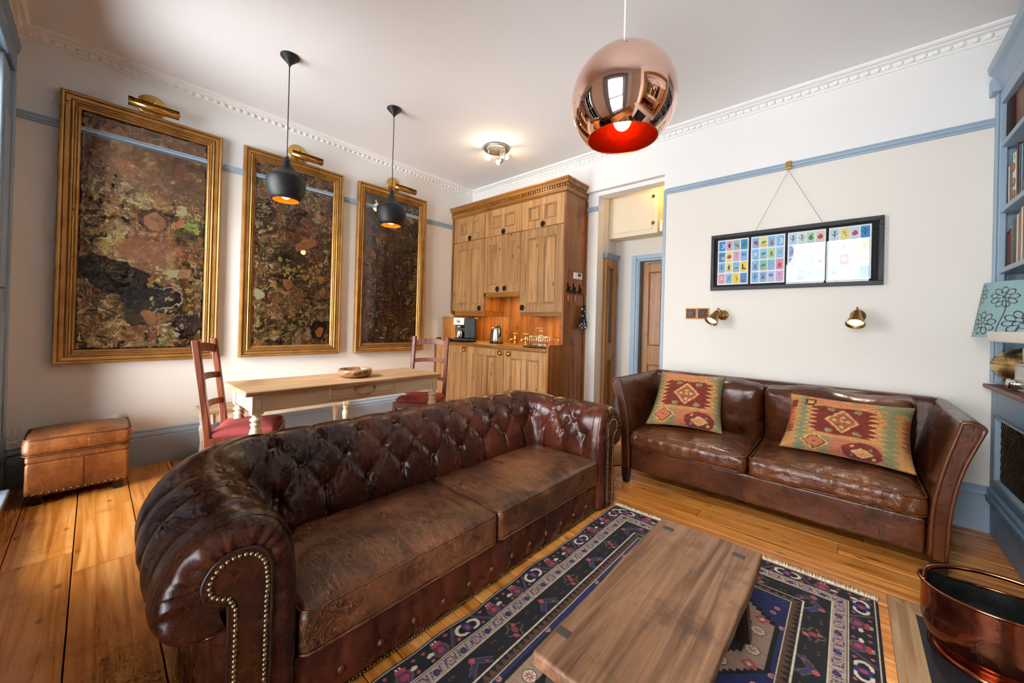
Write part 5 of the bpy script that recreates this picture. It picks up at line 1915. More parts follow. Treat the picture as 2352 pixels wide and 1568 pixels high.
rowA = arm_near+row0+arm_far
rowB = [.19, .35]+row1+[stot-.35, stot-.19]
rowC = arm_near+row0+arm_far
rowA.sort(); rowB.sort(); rowC.sort()
buttons = [(s, tA) for s in rowA]+[(s, tB) for s in rowB]+[(s, tC) for s in rowC]
segs = []
for s in rowB:
    for s2 in rowA:
        if abs(s2-s) < .145: segs.append((s, tB, s2, tA))
    for s2 in rowC:
        if abs(s2-s) < .145: segs.append((s, tB, s2, tC))
for s in rowA:
    segs.append((s, tA, s, tA-.16))
for s in rowC:
    segs.append((s, tC, s, t_roll_end))
dc = np.full(sgrid.shape, 1e9)
for (a, b, c, e) in segs:
    dx, dy = c-a, e-b
    L2 = dx*dx+dy*dy
    u = np.clip(((sgrid-a)*dx+(tgrid-b)*dy)/L2, 0, 1)
    d = np.hypot(sgrid-a-u*dx, tgrid-b-u*dy)
    dc = np.minimum(dc, d)
db = np.full(sgrid.shape, 1e9)
ang = np.zeros(sgrid.shape)
for (a, b) in buttons:
    d = np.hypot(sgrid-a, tgrid-b)
    m_ = d < db
    db[m_] = d[m_]
    ang[m_] = np.arctan2(tgrid[m_]-b, sgrid[m_]-a)
puff = .0135*(1-np.exp(-(dc/.040)**1.2))
off = puff-.0075*np.exp(-(dc/.0048)**1.2)-.022*np.exp(-(db/.018)**1.2)
off += .0042*np.sin(ang*12+7*vnoise(V, 9, 1))*np.exp(-((db-.042)/.026)**2)
off += .0035*fbm(V, 22, 3, 2)
fade = np.clip((tgrid-.10)/.08, 0, 1)*np.clip((arc[12*7]-tgrid)/.05, 0, 1)*np.interp(tgrid, [tB, tC, tC+.10], [1, .75, .5])
fade *= np.clip(np.minimum(sgrid, stot-sgrid)/.03, 0, 1)*.9+.1
V2 = V+N*(off*fade)[..., None]
np_mesh('back_and_arms', V2, grid_faces(ns, NTp), 'leather_dark', ch, True)
# buttons
bme = MB().sphere((0, 0, 0), 1, 12, (.0125, .0125, .009)).mesh('button')
bme.materials.append(MATS['leather_side'])
org = ORG[ch]
for (a, b) in buttons:
    i_ = int(np.argmin(np.abs(S[:, 0]-a)))
    j_ = int(np.argmin(np.abs(arc-b)))
    p = Vector(V2[i_, j_])+Vector(N[i_, j_])*.006
    o = link('button', bme, ch, None, p-org)
    o.rotation_euler = Vector(N[i_, j_]).to_track_quat('Z', 'Y').to_euler()

# rounded arm fronts, scroll panels, nails
zc_roll, nc_roll = .535, .165
def arm_front(yb, sgn, name):
    """gathered leather turning the front edge of an arm; sgn = outward y direction"""
    out = pa[:106].copy()
    out = pa
    rings = []
    K = 9
    for q in range(K+1):
        a = PI/2*q/K
        r_ = .040
        fx = CFX+r_*math.sin(a)*.85
        ins = r_*(1-math.cos(a))
        ring = []
        for (n_, z_) in out:
            if z_ > .46:
                c = np.array([nc_roll, zc_roll])
            else:
                c = np.array([.125, z_])
            d = c-np.array([n_, z_])
            L = np.linalg.norm(d)
            mv = min(ins*(1.35 if z_ > .46 else 1.0), L*.9)
            pnt = np.array([n_, z_])+d/max(L, 1e-6)*mv
            wr = 0.0
            if z_ > .40:
                an = math.atan2(z_-zc_roll, n_-nc_roll)
                wr = .0045*math.sin(an*17+2.0*math.sin(an*5))*math.sin(a)
            ring.append((fx+wr, yb+sgn*pnt[0], pnt[1]))
        rings.append(ring)
    # inner flat fan
    last = rings[-1]
    ring = []
    for (x, y, z) in last:
        n_ = (y-yb)*sgn
        c = (nc_roll, zc_roll) if z > .46 else (.125, z)
        ring.append((CFX+.030, yb+sgn*(n_+(c[0]-n_)*.55), z+(c[1]-z)*.55))
    rings.append(ring)
    A = np.array(rings)
    np_mesh('arm_front', A, grid_faces(*A.shape[:2]), 'leather_dark', ch, True)
arm_front(CNY, -1, 'near')
arm_front(CFY, 1, 'far')

PAN = [(.075, .012), (.075, .30), (.075, .47), (.080, .545), (.110, .588), (.155, .600), (.200, .585), (.226, .545), (.222, .505), (.198, .482), (.178, .472), (.172, .45), (.172, .30), (.172, .012)]
nail_me = MB().sphere((0, 0, 0), 1, 10, (.0048, .0062, .0062)).mesh('nail')
nail_me.materials.append(MATS['nail_brass'])
def scroll(yb, sgn, single):
    pp = catmull(PAN, 6)
    poly = [(yb+sgn*n_, z) for n_, z in pp]
    x0, x1 = CFX+.012, CFX+.040
    m = MB()
    m.prism(poly if sgn > 0 else poly[::-1], 0, x0, x1)
    pn = m.build('scroll_panel', 'leather_dark', ch, .004, 2)
    m = MB()
    m.tube([(x1-.004, y, z) for y, z in poly], .0055, 8)
    m.build('piping', 'piping_dark', pn)
    # nails just inside the edge
    ctr = np.array([(.125, z) if z < .46 else (.15, .535) for _, z in pp])
    q = pp+(ctr-pp)/np.maximum(np.linalg.norm(ctr-pp, axis=1, keepdims=True), 1e-6)*.014
    L = np.concatenate([[0], np.cumsum(np.linalg.norm(np.diff(q, axis=0), axis=1))])
    cnt = int(L[-1]/.0132)
    pos = [(x1+.001, yb+sgn*np.interp(L[-1]*k/cnt, L, q[:, 0]), np.interp(L[-1]*k/cnt, L, q[:, 1])) for k in range(cnt+1)]
    if single:
        for p in pos:
            link('nail', nail_me, pn, None, Vector(p)-org)
    else:
        m = MB()
        for p in pos:
            m.sphere(p, 1, 6, (.0045, .0055, .0055))
        o = m.build('nail_trim', 'nail_brass', pn)
        o['kind'] = 'stuff'
scroll(CNY, -1, True)
scroll(CFY, 1, False)

# base with pleated front and a row of small nails
zb0, zb1 = .012, .195
ny_, nz_ = 220, 16
Yg, Zg = np.meshgrid(np.linspace(CNY-.06, CFY+.06, ny_), np.linspace(zb0, zb1, nz_), indexing='ij')
pl = .138
ph = ((Yg-CNY)/pl) % 1.0
dpl = np.minimum(ph, 1-ph)*pl
Xg = np.full_like(Yg, CFX+.004)
Xg += .010*(1-np.exp(-(dpl/.02)**2))*np.sin(np.clip((Zg-zb0)/(zb1-zb0), 0, 1)*PI)**.5+.003*fbm(np.stack([Yg, Zg, Zg*0], -1), 16, 3, 4)
np_mesh('front_border', np.stack([Xg, Yg, Zg], -1), grid_faces(ny_, nz_), 'leather_dark', ch, True)
box('platform', 'leather_side', ch, CBX-.02, CFX, CNY-.03, CFY+.03, zb0, .19)
m = MB()
yy = CNY-.02
while yy < CFY+.02:
    m.sphere((CFX+.010, yy, .020), 1, 6, (.0045, .0055, .0055))
    yy += .0125
o = m.build('nail_trim', 'nail_dark', ch); o['kind'] = 'stuff'
k = CNY+pl
while k < CFY-.02:
    o = link('button', bme, ch, None, Vector((CFX+.008, k, .080))-org)
    o.rotation_euler = (0, PI/2, 0)
    k += pl
m = MB()
for x, y in ((CFX-.05, CNY-.1), (CFX-.05, CFY+.1), (CBX-.2, CNY-.1), (CBX-.2, CFY+.1)):
    MB().lathe([(0, 0), (.022, 0), (.028, .012), (0, .014)], (x, y, 0.0), 16).build('foot', 'dark_wood', ch)

def soft_cushion(name, parent, x0, x1, y0, y1, z0, z1, r, dome, mat, seed, wr=.004, n=(34, 40, 8), piping=None, bulge_front=0.0, extra=None):
    h = ((x1-x0)/2, (y1-y0)/2, (z1-z0)/2)
    def disp(P, N):
        D = np.zeros_like(P)
        u, v = P[:, 0]/h[0], P[:, 1]/h[1]
        w_ = np.clip(1-np.abs(u)**3, 0, 1)*np.clip(1-np.abs(v)**3, 0, 1)
        D[:, 2] += dome*w_*np.clip(P[:, 2]/h[2], 0, 1)
        D += N*(fbm(P, 11, 4, seed)*wr+fbm(P*np.array([1, 1, .5]), 30, 3, seed+3)*wr*.5)[:, None]
        if extra is not None:
            D += extra(P, N, u, v)
        return D
    P, F = rbox(h, r, n, disp)
    P += np.array([(x0+x1)/2, (y0+y1)/2, (z0+z1)/2])
    o = np_mesh(name, P, F, mat, parent, True, fix=True)
    if piping:
        for z in (z1-r*.25, z0+r*.25):
            MB().tube(loop(x0+r*.12, x1-r*.12, y0+r*.12, y1-r*.12, z, r*1.3, 5), .0042, 6, True).build('piping', piping, o)
    return o
soft_cushion('seat_cushion', ch, CBX-.005, CFX+.028, CNY+.006, -2.463, .196, .338, .026, .034, 'leather_cushion', 31, .0045, piping='leather_cushion')
soft_cushion('seat_cushion', ch, CBX-.005, CFX+.028, -2.455, CFY-.006, .196, .338, .026, .032, 'leather_cushion', 37, .0045, piping='leather_cushion')

# ------------------------------------------------------------------ brown leather sofa on the back wall
so = thing('leather_sofa', 'chestnut leather sofa with flared arms against the back wall', 'sofa', (3.73, -.5, 0))
FYs, BYs = -.940, -.050
def flared_arm(outer, inner, nm):
    """outer/inner: lists of (x, z) from bottom to top"""
    co = catmull(outer, 5)
    ci = catmull(inner, 5)
    top = []
    a, b = co[-1], ci[-1]
    c = (a+b)/2
    rx = np.linalg.norm(b-a)/2
    d = (b-a)/np.linalg.norm(b-a)
    upv = np.array([-d[1], d[0]]) if d[0] > 0 else np.array([d[1], -d[0]])
    for k in range(1, 8):
        an = PI*k/8
        top.append(c-d*rx*math.cos(an)+upv*rx*.55*math.sin(an))
    ring = np.concatenate([co, np.array(top), ci[::-1]])
    cen = ring.mean(axis=0)
    ys = [(BYs, 0.0)]+[(BYs+(FYs+.02-BYs)*f, 0.0) for f in np.linspace(.05, 1, 12)]
    ys += [(FYs+.02-.02*math.sin(a), .012*(1-math.cos(a))) for a in np.linspace(.3, PI/2, 5)]
    rows = []
    nrm = np.gradient(ring, axis=0)
    nrm = np.stack([nrm[:, 1], -nrm[:, 0]], 1)
    nrm /= np.maximum(np.linalg.norm(nrm, axis=1, keepdims=True), 1e-9)
    if ((cen-ring)*nrm).sum() < 0:
        nrm = -nrm
    for y, ins in ys:
        q = ring+nrm*ins
        rows.append(np.stack([q[:, 0], np.full(len(q), y), q[:, 1]], 1))
    A = np.array(rows)
    o = np_mesh('arm', A, grid_faces(*A.shape[:2]), 'leather_brown', so, True)
    # front facing and piping
    q = ring+nrm*.012
    m = MB()
    m.add([(p[0], FYs+.0005, p[1]) for p in q], [tuple(range(len(q)))])
    f_ = m.build('arm_facing', 'leather_brown', o)
    MB().tube([(p[0], FYs+.002, p[1]) for p in (ring+nrm*.010)], .008, 8).build('piping', 'piping_brown', o)
    ctr_top = ring[len(co):len(co)+7].mean(axis=0)
    inner_ring = []
    for p in ring:
        z = p[1]
        xo = np.interp(z, co[:, 1], co[:, 0])
        xi = np.interp(z, ci[:, 1], ci[:, 0])
        xm = (xo+xi)/2
        zz = min(z, max(co[-1, 1], ci[-1, 1])-.012)
        inner_ring.append((xm+(p[0]-xm)*.52, zz))
    m = MB()
    m.prism([(x, z) for x, z in inner_ring], 1, FYs-.006, FYs+.004) if False else None
    n = len(inner_ring)
    vs = [(x, FYs-.005, z) for x, z in inner_ring]+[(x, FYs+.006, z) for x, z in inner_ring]
    m.add(vs, [tuple(range(n)), tuple(reversed(range(n, 2*n)))]+[(i, (i+1) % n, n+(i+1) % n, n+i) for i in range(n)])
    m.build('inset_panel', 'leather_brown', o, .003, 2)
flared_arm([(2.885, .118), (2.872, .35), (2.838, .58), (2.782, .775)], [(2.953, .118), (2.945, .35), (2.918, .58), (2.858, .790)], 'left')
flared_arm([(4.578, .105), (4.590, .35), (4.625, .56), (4.690, .765)], [(4.505, .105), (4.512, .35), (4.545, .56), (4.600, .790)], 'right')
P, F = rbox(((4.50-2.955)/2, .44, .092), .018, (60, 20, 8), lambda P, N: N*(fbm(P, 7, 2, 8)*.004)[:, None])
P += np.array([(4.50+2.955)/2, -.49, .200])
np_mesh('seat_base', P, F, 'leather_brown', so, True, fix=True)
m = MB(); m.box(3.727, 3.7285, -.9325, -.929, .125, .275); m.build('seam', 'piping_brown', so)
P, F = rbox(((4.63-2.83)/2, .065, .345), .045, (60, 8, 24))
P[:, 0] *= 1.0+.02*np.clip(P[:, 2]/.345, -1, 1)
P += np.array([3.727, -.118, .468])
np_mesh('back_frame', P, F, 'leather_brown', so, True, fix=True)
def crumple(seed):
    def ex(P, N, u, v):
        D = np.zeros_like(P)
        fr_ = np.clip((-v-.55)/.45, 0, 1)
        ridges = np.abs(vnoise(P*np.array([26, 8, 10]), 1.0, seed))
        D += N*((ridges-.3)*.011*fr_)[:, None]
        D[:, 1] -= .018*fr_*np.clip(1-np.abs(u)**4, 0, 1)*0.6
        return D
    return ex
soft_cushion('seat_cushion', so, 2.950, 3.722, -.955, -.29, .288, .402, .038, .030, 'leather_brown_crumpled', 41, .006, (60, 40, 8), 'piping_brown', extra=crumple(3))
soft_cushion('seat_cushion', so, 3.732, 4.508, -.955, -.29, .288, .402, .038, .030, 'leather_brown_crumpled', 43, .006, (60, 40, 8), 'piping_brown', extra=crumple(5))
def back_cushion(x0, x1, seed):
    hw, hz, th = (x1-x0)/2, .215, .085
    def disp(P, N):
        D = np.zeros_like(P)
        u, w_ = P[:, 0]/hw, P[:, 2]/hz
        k = np.clip(1-np.abs(u)**3.5, 0, 1)*np.clip(1-np.abs(w_)**3.5, 0, 1)
        D[:, 1] += -.055*k*(P[:, 1] < 0)
        D += N*(fbm(P, 7, 4, seed)*.012+np.abs(vnoise(P, 16, seed))*.006)[:, None]
        D[:, 2] += .012*np.sin(u*5+seed)*np.clip(w_, 0, 1)
        return D
    P, F = rbox((hw, th, hz), .05, (40, 6, 30), disp)
    a = math.radians(-12)
    Y, Z = P[:, 1].copy(), P[:, 2].copy()
    P[:, 1] = Y*math.cos(a)-Z*math.sin(a)*-1
    P[:, 2] = Z*math.cos(a)-Y*math.sin(a)
    P += np.array([(x0+x1)/2, -.262, .590])
    o = np_mesh('back_cushion', P, F, 'leather_brown', so, True, fix=True)
back_cushion(2.955, 3.722, 6)
back_cushion(3.730, 4.515, 9)
for x, y, s in ((2.915, -.915, 1), (4.545, -.915, -1), (2.915, -.11, 1), (4.545, -.11, -1)):
    m = MB()
    m.hexa([(x-.022, y-.018, 0), (x+.022, y-.018, 0), (x+.022, y+.022, 0), (x-.022, y+.022, 0)], [(x-.034, y-.022, .118), (x+.034, y-.022, .118), (x+.034, y+.03, .118), (x-.034, y+.03, .118)])
    m.build('leg', 'dark_wood', so, .004)

# ------------------------------------------------------------------ kilim scatter cushions
def kilim_colors(U, W, seed, wide):
    """U, W in -1..1 over the cushion face"""
    P = np.stack([U, W, U*0], -1)
    wv = fbm(np.stack([U*1.3, W*9, U*0], -1), 2.2, 3, seed+9)
    U = U+.05*wv
    W = W+.018*fbm(np.stack([U*8, W*2, U*0], -1), 2.0, 3, seed+12)
    c = np.zeros(U.shape+(3,), np.float32)
    asp = 1.45 if wide else 1.05
    u = U*asp
    gold, red, rust, teal, pale, dark = C3('#a87a42'), C3('#6e2418'), C3('#94492c'), C3('#73704e'), C3('#b58d52'), C3('#531a14')
    c[:] = gold
    zig = lambda x, p: np.abs(((x/p) % 1.0)-.5)*2
    # ragged horizontal ikat bands of green-grey and rust
    f1 = W*1.0+.10*zig(W*6+seed, 1.0)
    jag = .16*zig(W, .145)
    c[(np.abs(u) > .78+jag) & (np.abs(u) < 1.02+jag)] = teal
    c[(np.abs(u) > 1.08+jag)] = C3('#a9753f')
    c[(np.abs(u) > 1.22+jag) & (np.abs(W) < .5)] = rust
    c[(W > .58) & (np.abs(u+.1) < .9-jag)] = C3('#b06a44')
    c[(W < -.52) & (u > -.2-jag) & (u < .7+jag)] = C3('#a86040')
    c[(W < -.52) & (u > -.42-jag) & (u < -.2-jag)] = teal
    c[(W > .62) & (u > .1+jag*.7)] = teal
    # central red field with saw-tooth ends
    fld = (np.abs(W-.06) < .46) & (np.abs(u+.05) < .56+jag*1.5)
    c[fld] = red
    c[(np.abs(W-.06) < .50) & (np.abs(u+.05) > .56+jag*1.5) & (np.abs(u+.05) < .66+jag*1.5)] = C3('#c08a4e')
    r = np.abs((u+.05)/.40)+np.abs((W-.06)/.40)
    r = r+.03*zig(np.arctan2(W, u)*6, 1.0)
    c[r < 1.0] = pale
    c[r < .80] = rust
    for (a, b) in ((0, .17), (0, -.13), (-.16, .06), (.13, .06)):
        c[((u+.05-a)/.055)**2+((W-b)/.045)**2 < 1] = C3('#9b9a68')
    c[((u+.05)/.04)**2+((W-.05)/.04)**2 < 1] = C3('#d0a860')
    c[((u+.05)/.016)**2+((W-.05)/.018)**2 < 1] = dark
    for (a, b) in ((-.32, .42), (.30, .42), (-.34, -.30), (.28, -.30)):
        d = ((u-a)/.085)**2+((W-b)/.06)**2
        c[d < 1] = pale
        c[d < .72] = teal
        c[d < .12] = C3('#6f6a44')
    def lozenge(a, b, ra, rb, edge, fill):
        d = np.abs((u-a)/ra)+np.abs((W-b)/rb)
        c[d < 1.16] = C3('#c99a56')
        c[d < 1.0] = edge
        c[d < .86] = fill
        c[d < .12] = dark
    lozenge(.42, .80, .34, .19, dark, C3('#ab6a45'))
    lozenge(-.62, -.72, .30, .22, dark, C3('#a9623f'))
    d = ((u-.42)/.42)**2+((W+.80)/.26)**2
    c[d < 1] = C3('#6f251c')
    lozenge(.42, -.82, .22, .12, C3('#8b9a7c'), C3('#c07a48'))
    for (a, b, k) in ((.22, -.66, pale), (.62, -.70, teal), (.20, -.92, teal), (.66, -.92, pale)):
        c[((u-a)/.04)**2+((W-b)/.035)**2 < 1] = k
    for (a, b) in ((.72, .52), (-.05, .62), (.86, .2)):
        d = ((u-a)/.075)**2+((W-b)/.05)**2
        c[d < 1] = C3('#a5482e'); c[d < .4] = pale
    if wide:
        sq = (np.abs(u+.85) < .14) & (np.abs(W-.62) < .13)
        c[sq] = dark
        c[(np.abs(u+.85) < .08) & (np.abs(W-.62) < .07)] = pale
        c[(np.abs(u+1.3) < .10) & (np.abs(W-.55) < .14)] = red
        c[(np.abs(u+1.32) < .08) & (np.abs(W-.05) < .10)] = C3('#b4553a')
        c[(np.abs(u+1.30) < .10) & (np.abs(W+.35) < .16) & (zig(W, .09) > .4)] = red
    streak = vnoise(np.stack([U*6, W*60, U*0], -1), 1.0, seed)
    c *= (1+.22*streak[..., None])
    c *= (1+.10*vnoise(np.stack([U*70, W*8, U*0], -1), 1.0, seed+2)[..., None])
    return np.clip(c, 0, 1)

def throw_cushion(label, BL, BR, TL, TR, th, seed, wide):
    """four corners in space, soft pillow between"""
    BL, BR, TL, TR = [np.array(p, float) for p in (BL, BR, TL, TR)]
    ctr = (BL+BR+TL+TR)/4
    t = thing('scatter_cushion', label, 'cushion', (ctr[0], ctr[1], min(BL[2], BR[2])), group='kilim scatter cushions on the leather sofa')
    nx, ny = (150, 110) if wide else (110, 110)
    U, W = np.meshgrid(np.linspace(-1, 1, nx), np.linspace(-1, 1, ny), indexing='ij')
    nrm = np.cross(BR-BL, TL-BL)
    nrm /= np.linalg.norm(nrm)
    def surf(side):
        # edges pull inward between the pointed corners
        pull = .085
        U2 = U*(1-pull*(1-W**2)*np.abs(U)**3)
        W2 = W*(1-pull*(1-U**2)*np.abs(W)**3)
        a, b = (U2+1)/2, (W2+1)/2
        P = ((1-a)*(1-b))[..., None]*BL+(a*(1-b))[..., None]*BR+((1-a)*b)[..., None]*TL+(a*b)[..., None]*TR
        k = np.clip((1-U**4)*(1-W**4), 0, 1)**.75
        q = np.stack([U*1.2, W*1.2, U*0+seed], -1)
        wr = 1+.20*fbm(q, 2.2, 3, seed)
        P = P+nrm*(side*th*k*wr)[..., None]
        P = P+nrm*(side*.006*vnoise(q, 6, seed+1)*k)[..., None]
        return P
    A, B = surf(1), surf(-1)
    col = kilim_colors(U, W, seed, wide)
    V = np.concatenate([A.reshape(-1, 3), B.reshape(-1, 3)])
    f = grid_faces(nx, ny)
    F = np.concatenate([f, f[:, ::-1]+nx*ny])
    C_ = np.concatenate([col.reshape(-1, 3), col.reshape(-1, 3)])
    np_mesh('cover', V, F, 'kilim', t, True, C_)
    edge = [A[i, 0] for i in range(0, nx, 4)]+[A[-1, j] for j in range(0, ny, 4)]+[A[i, -1] for i in range(nx-1, 0, -4)]+[A[0, j] for j in range(ny-1, 0, -4)]
    MB().tube([tuple(p) for p in edge], .0035, 6, True).build('edge_seam', 'piping_tan', t)
throw_cushion('square kilim cushion leaning in the left corner of the leather sofa', (3.000, -.760, .440), (3.510, -.600, .434), (2.985, -.395, .830), (3.475, -.385, .835), .075, 3, False)
throw_cushion('wide kilim cushion leaning at the right end of the leather sofa', (3.860, -.640, .440), (4.490, -.665, .430), (3.895, -.415, .770), (4.500, -.425, .765), .080, 5, True)
# ------------------------------------------------------------------ patterned rug with fringe
RW0, RW1, RL0, RL1 = 3.040, 4.315, -3.32, -1.352
def rug_colors(X, Y):
    W_, L_ = RW1-RW0, RL1-RL0
    wob = .006*np.sin(Y*3.1)+.004*np.sin(Y*7.3+1)
    u = X-RW0
    v = RL1-Y
    el, er, et, eb = u+wob*0, W_-u, v, L_-v
    e = np.minimum(np.minimum(el, er), np.minimum(et, eb))
    along = np.where((e == el) | (e == er), v, u)
    c = np.zeros(X.shape+(3,), np.float32)
    ink, navy, beige, white = C3('#120f15'), C3('#1c2450'), C3('#96806c'), C3('#bcae98')
    brown, pink, olive, blue, purple, red = C3('#523626'), C3('#9c444c'), C3('#544a30'), C3('#262a5a'), C3('#472a52'), C3('#98323c')
    c[:] = ink
    def M(mask, col, a=1.0):
        c[mask] = c[mask]*(1-a)+col*a
    def band(a, b):
        return (e >= a) & (e < b)
    def cell(per, ph=0.0):
        q = (along+ph)/per
        return (q-np.floor(q)-.5)*per, np.floor(q)
    M(band(.0, .010), C3('#1b1518'))
    M(band(.012, .0155), white)
    # outer guard band
    B = band(.018, .098)
    la, ix = cell(.42, .10)
    lb = e-.058
    for sgn in (1, -1):       # bell flowers
        d = ((la-.135*sgn)/.032)**2+((lb-.012)/.028)**2
        M(B & (d < 1), olive)
        M(B & (d < .62), purple)
        M(B & (d < .20), red)
        d = ((la-.135*sgn)/.022)**2+((lb+.018)/.010)**2
        M(B & (d < 1), red)
        M(B & (np.abs(la-.135*sgn) < .016) & (np.abs(lb+.030) < .004) & ((la*160).astype(int) % 2 == 0), white)
    d1 = np.hypot((la-.022), lb*1.15); d2 = np.hypot((la+.022), lb*1.15)
    M(B & (np.abs(d1-.026) < .0065) & (la > .012), white)
    M(B & (np.abs(d2-.026) < .0065) & (la < -.012), white)
    M(B & (np.abs(la) < .016) & (np.abs(lb) < .024), blue)
    M(B & (np.hypot(la*1.3, lb) < .012), red)
    bar = np.abs(lb-(np.abs(la)-.072)*1.3)
    M(B & (bar < .007) & (np.abs(la) > .042) & (np.abs(la) < .108), brown)
    M(B & (np.abs(bar-.010) < .003) & (np.abs(la) > .05) & (np.abs(la) < .10), blue)
    for (a, b) in ((.060, .024), (.085, -.026), (.180, .026), (.190, -.022)):
        M(B & ((np.abs(np.abs(la)-a)/.009+np.abs(lb-b)/.008) < 1.0), pink)
    for (a, b) in ((.176, .004),):
        M(B & (((np.abs(la)-a)/.014)**2+((lb-b)/.008)**2 < 1), white)
    # beige stripe
    M(band(.098, .101), white)
    M(band(.1025, .152), beige)
    B = band(.105, .150)
    la, ix = cell(.120, .02)
    lb = e-.1275
    r = np.hypot(la-.028, lb)
    an = np.arctan2(lb, la-.028)
    M(B & (np.abs(r-.0155*(1+.16*np.cos(6*an))) < .0026), blue)
    M(B & (r < .0045), red)
    M(B & (((la+.030)/.013)**2+((lb-.002)/.014)**2 < 1), C3('#1c1e48'))
    M(B & (((la+.030)/.006)**2+((lb-.002)/.007)**2 < 1), purple)
    for a in (-.004, .056, -.056):
        M(B & (np.abs(np.abs(la-a-.25*lb)-.008) < .0024) & (np.abs(lb) < .016), blue)
    M(band(.152, .155), white)
    # inner border on black
    B = band(.158, .246)
    la, ix = cell(.200, .05)
    lb = e-.202
    odd = (ix % 2) == 0
    r = np.hypot(la*.9, lb)
    an = np.arctan2(lb, la)
    arms = np.abs(r-(.030+.008*np.cos(an*4)))
    M(B & odd & (arms < .0042) & (np.abs(np.sin(an*2)) > .25), olive)
    M(B & odd & (((la)/.013)**2+(lb/.018)**2 < 1), brown)
    M(B & odd & (np.hypot(la, lb) < .010), red)
    M(B & odd & (np.hypot(la-.016, lb-.024) < .010), pink)
    M(B & odd & (np.hypot(la+.012, lb+.020) < .008), pink)
    M(B & odd & (np.hypot(la, lb) < .004), blue)
    lf_ = np.abs(lb-np.abs(la)*.8+.010)
    M(B & ~odd & (lf_ < .008) & (np.abs(la) < .05), blue)
    M(B & ~odd & (np.abs(lf_-.013) < .003) & (np.abs(la) < .055), olive)
    M(B & ~odd & (np.hypot(la-.01, lb+.018) < .012), pink)
    M(B & ~odd & (np.hypot(la+.03, lb-.02) < .007), red)
    M(B & (np.hypot(np.abs(la)-.092, np.abs(lb)-.02) < .005), brown)
    # white line, brown saw-tooth, white line
    M(band(.246, .2495), white)
    M(band(.2505, .287), brown)
    la, ix = cell(.030)
    M(band(.2515, .286) & ((e-.2515) < .026*(1-np.abs(la)/.015)), ink)
    M(band(.287, .2905), white)
    # blue field with stepped medallions
    fieldm = e >= .2915
    M(fieldm, navy)
    xc = (RW0+RW1)/2
    fu = X-xc
    per = .66
    q = (v-.2915-.02)/per
    iv = np.floor(q)
    fv = (q-iv-.5)*per
    st = lambda x, s: np.round(x/s)*s
    sf, sv = np.abs(st(fu, .018)), np.abs(st(fv, .018))
    r = np.maximum(np.maximum(sf*.98, sv*1.02), (sf+sv)*.70)
    M(fieldm & (r < .318) , C3('#0f0d12'))
    M(fieldm & (r < .308), C3('#8d7260'))
    M(fieldm & (r < .236), C3('#0f0d12'))
    M(fieldm & (r < .150), C3('#1d2550'))
    M(fieldm & (r < .125), C3('#0f0d12'))
    M(fieldm & (r < .118), C3('#8d3440'))
    M(fieldm & (r < .050), beige)
    saw = (np.abs(((fu+fv)/.034) % 1-.5) < .22) & (np.abs(r-.318) < .014)
    M(fieldm & saw, C3('#0f0d12'))
    for (a, b) in ((.270, .06), (.06, .27), (.19, .19), (.19, .0)):
        for s1 in (1, -1):
            for s2 in (1, -1):
                du, dv = fu-a*s1, fv-b*s2
                rr = np.hypot(du, dv)
                aa = np.arctan2(dv, du)
                M(fieldm & (rr < .026), C3('#0f0d12'))
                M(fieldm & (rr < .023), white)
                M(fieldm & (rr < .018*(.62+.38*np.cos(aa*8))), red)
                M(fieldm & (rr < .004), white)
    for (a, b) in ((.272, .14), (.14, .272)):
        for s1 in (1, -1):
            for s2 in (1, -1):
                du, dv = np.abs(fu-a*s1), np.abs(fv-b*s2)
                M(fieldm & (np.abs(du+dv-.022) < .0055), red)
                M(fieldm & (du+dv < .007), white)
    hook = (np.abs(np.abs(fu)-.16) < .050) & (np.abs(np.abs(fv)-.02) < .050)
    hk = np.abs(np.maximum(np.abs(np.abs(fu)-.16), np.abs(np.abs(fv)-.02))-.030) < .006
    M(fieldm & hook & hk & (np.abs(fv) > .0), olive)
    tr = (np.abs(fu) < .006) | (np.abs(np.abs(fu)-(.09-np.abs(fv))) < .006)
    M(fieldm & tr & (np.abs(fv) > .02) & (np.abs(fv) < .105), pink)
    for (a, b) in ((.30, .22), (.34, .14), (.31, .26)):
        for s1 in (1, -1):
            for s2 in (1, -1):
                rr = np.hypot(fu-a*s1, fv-b*s2)
                M(fieldm & (rr < .011), C3('#a27a72'))
                M(fieldm & (rr < .005), red)
    P = np.stack([X, Y, X*0], -1)
    c *= (1+.18*vnoise(P*np.array([18, 160, 1]), 1.0, 3)[..., None])
    c *= (1+.16*fbm(P, 5, 3, 6)[..., None])
    return np.clip(c, 0, 1)
rg = thing('patterned_rug', 'dark navy and beige oriental rug with a pale fringe under the low bench table', 'rug', ((RW0+RW1)/2, (RL0+RL1)/2, 0))
nx, ny = 400, 616
Xg, Yg = np.meshgrid(np.linspace(RW0, RW1, nx), np.linspace(RL0, RL1, ny), indexing='ij')
colr = rug_colors(Xg, Yg)
edge_w = .006*np.sin(Yg*9)+.004*np.sin(Yg*23)
fade_l = np.clip(1-(Xg-RW0)/.15, 0, 1)
Xp = Xg+edge_w*fade_l
Zp = .0125+.0015*fbm(np.stack([Xg, Yg, Xg*0], -1), 9, 2, 1)
ed = np.minimum(np.minimum(Xg-RW0, RW1-Xg), np.minimum(Yg-RL0, RL1-Yg))
Zp = np.where(ed < .004, .0015, Zp)
np_mesh('pile', np.stack([Xp, Yg, Zp], -1), grid_faces(nx, ny), 'rug_pile', rg, True, colr)
m = MB()
frs = random.Random(3)
x = RW0+.004
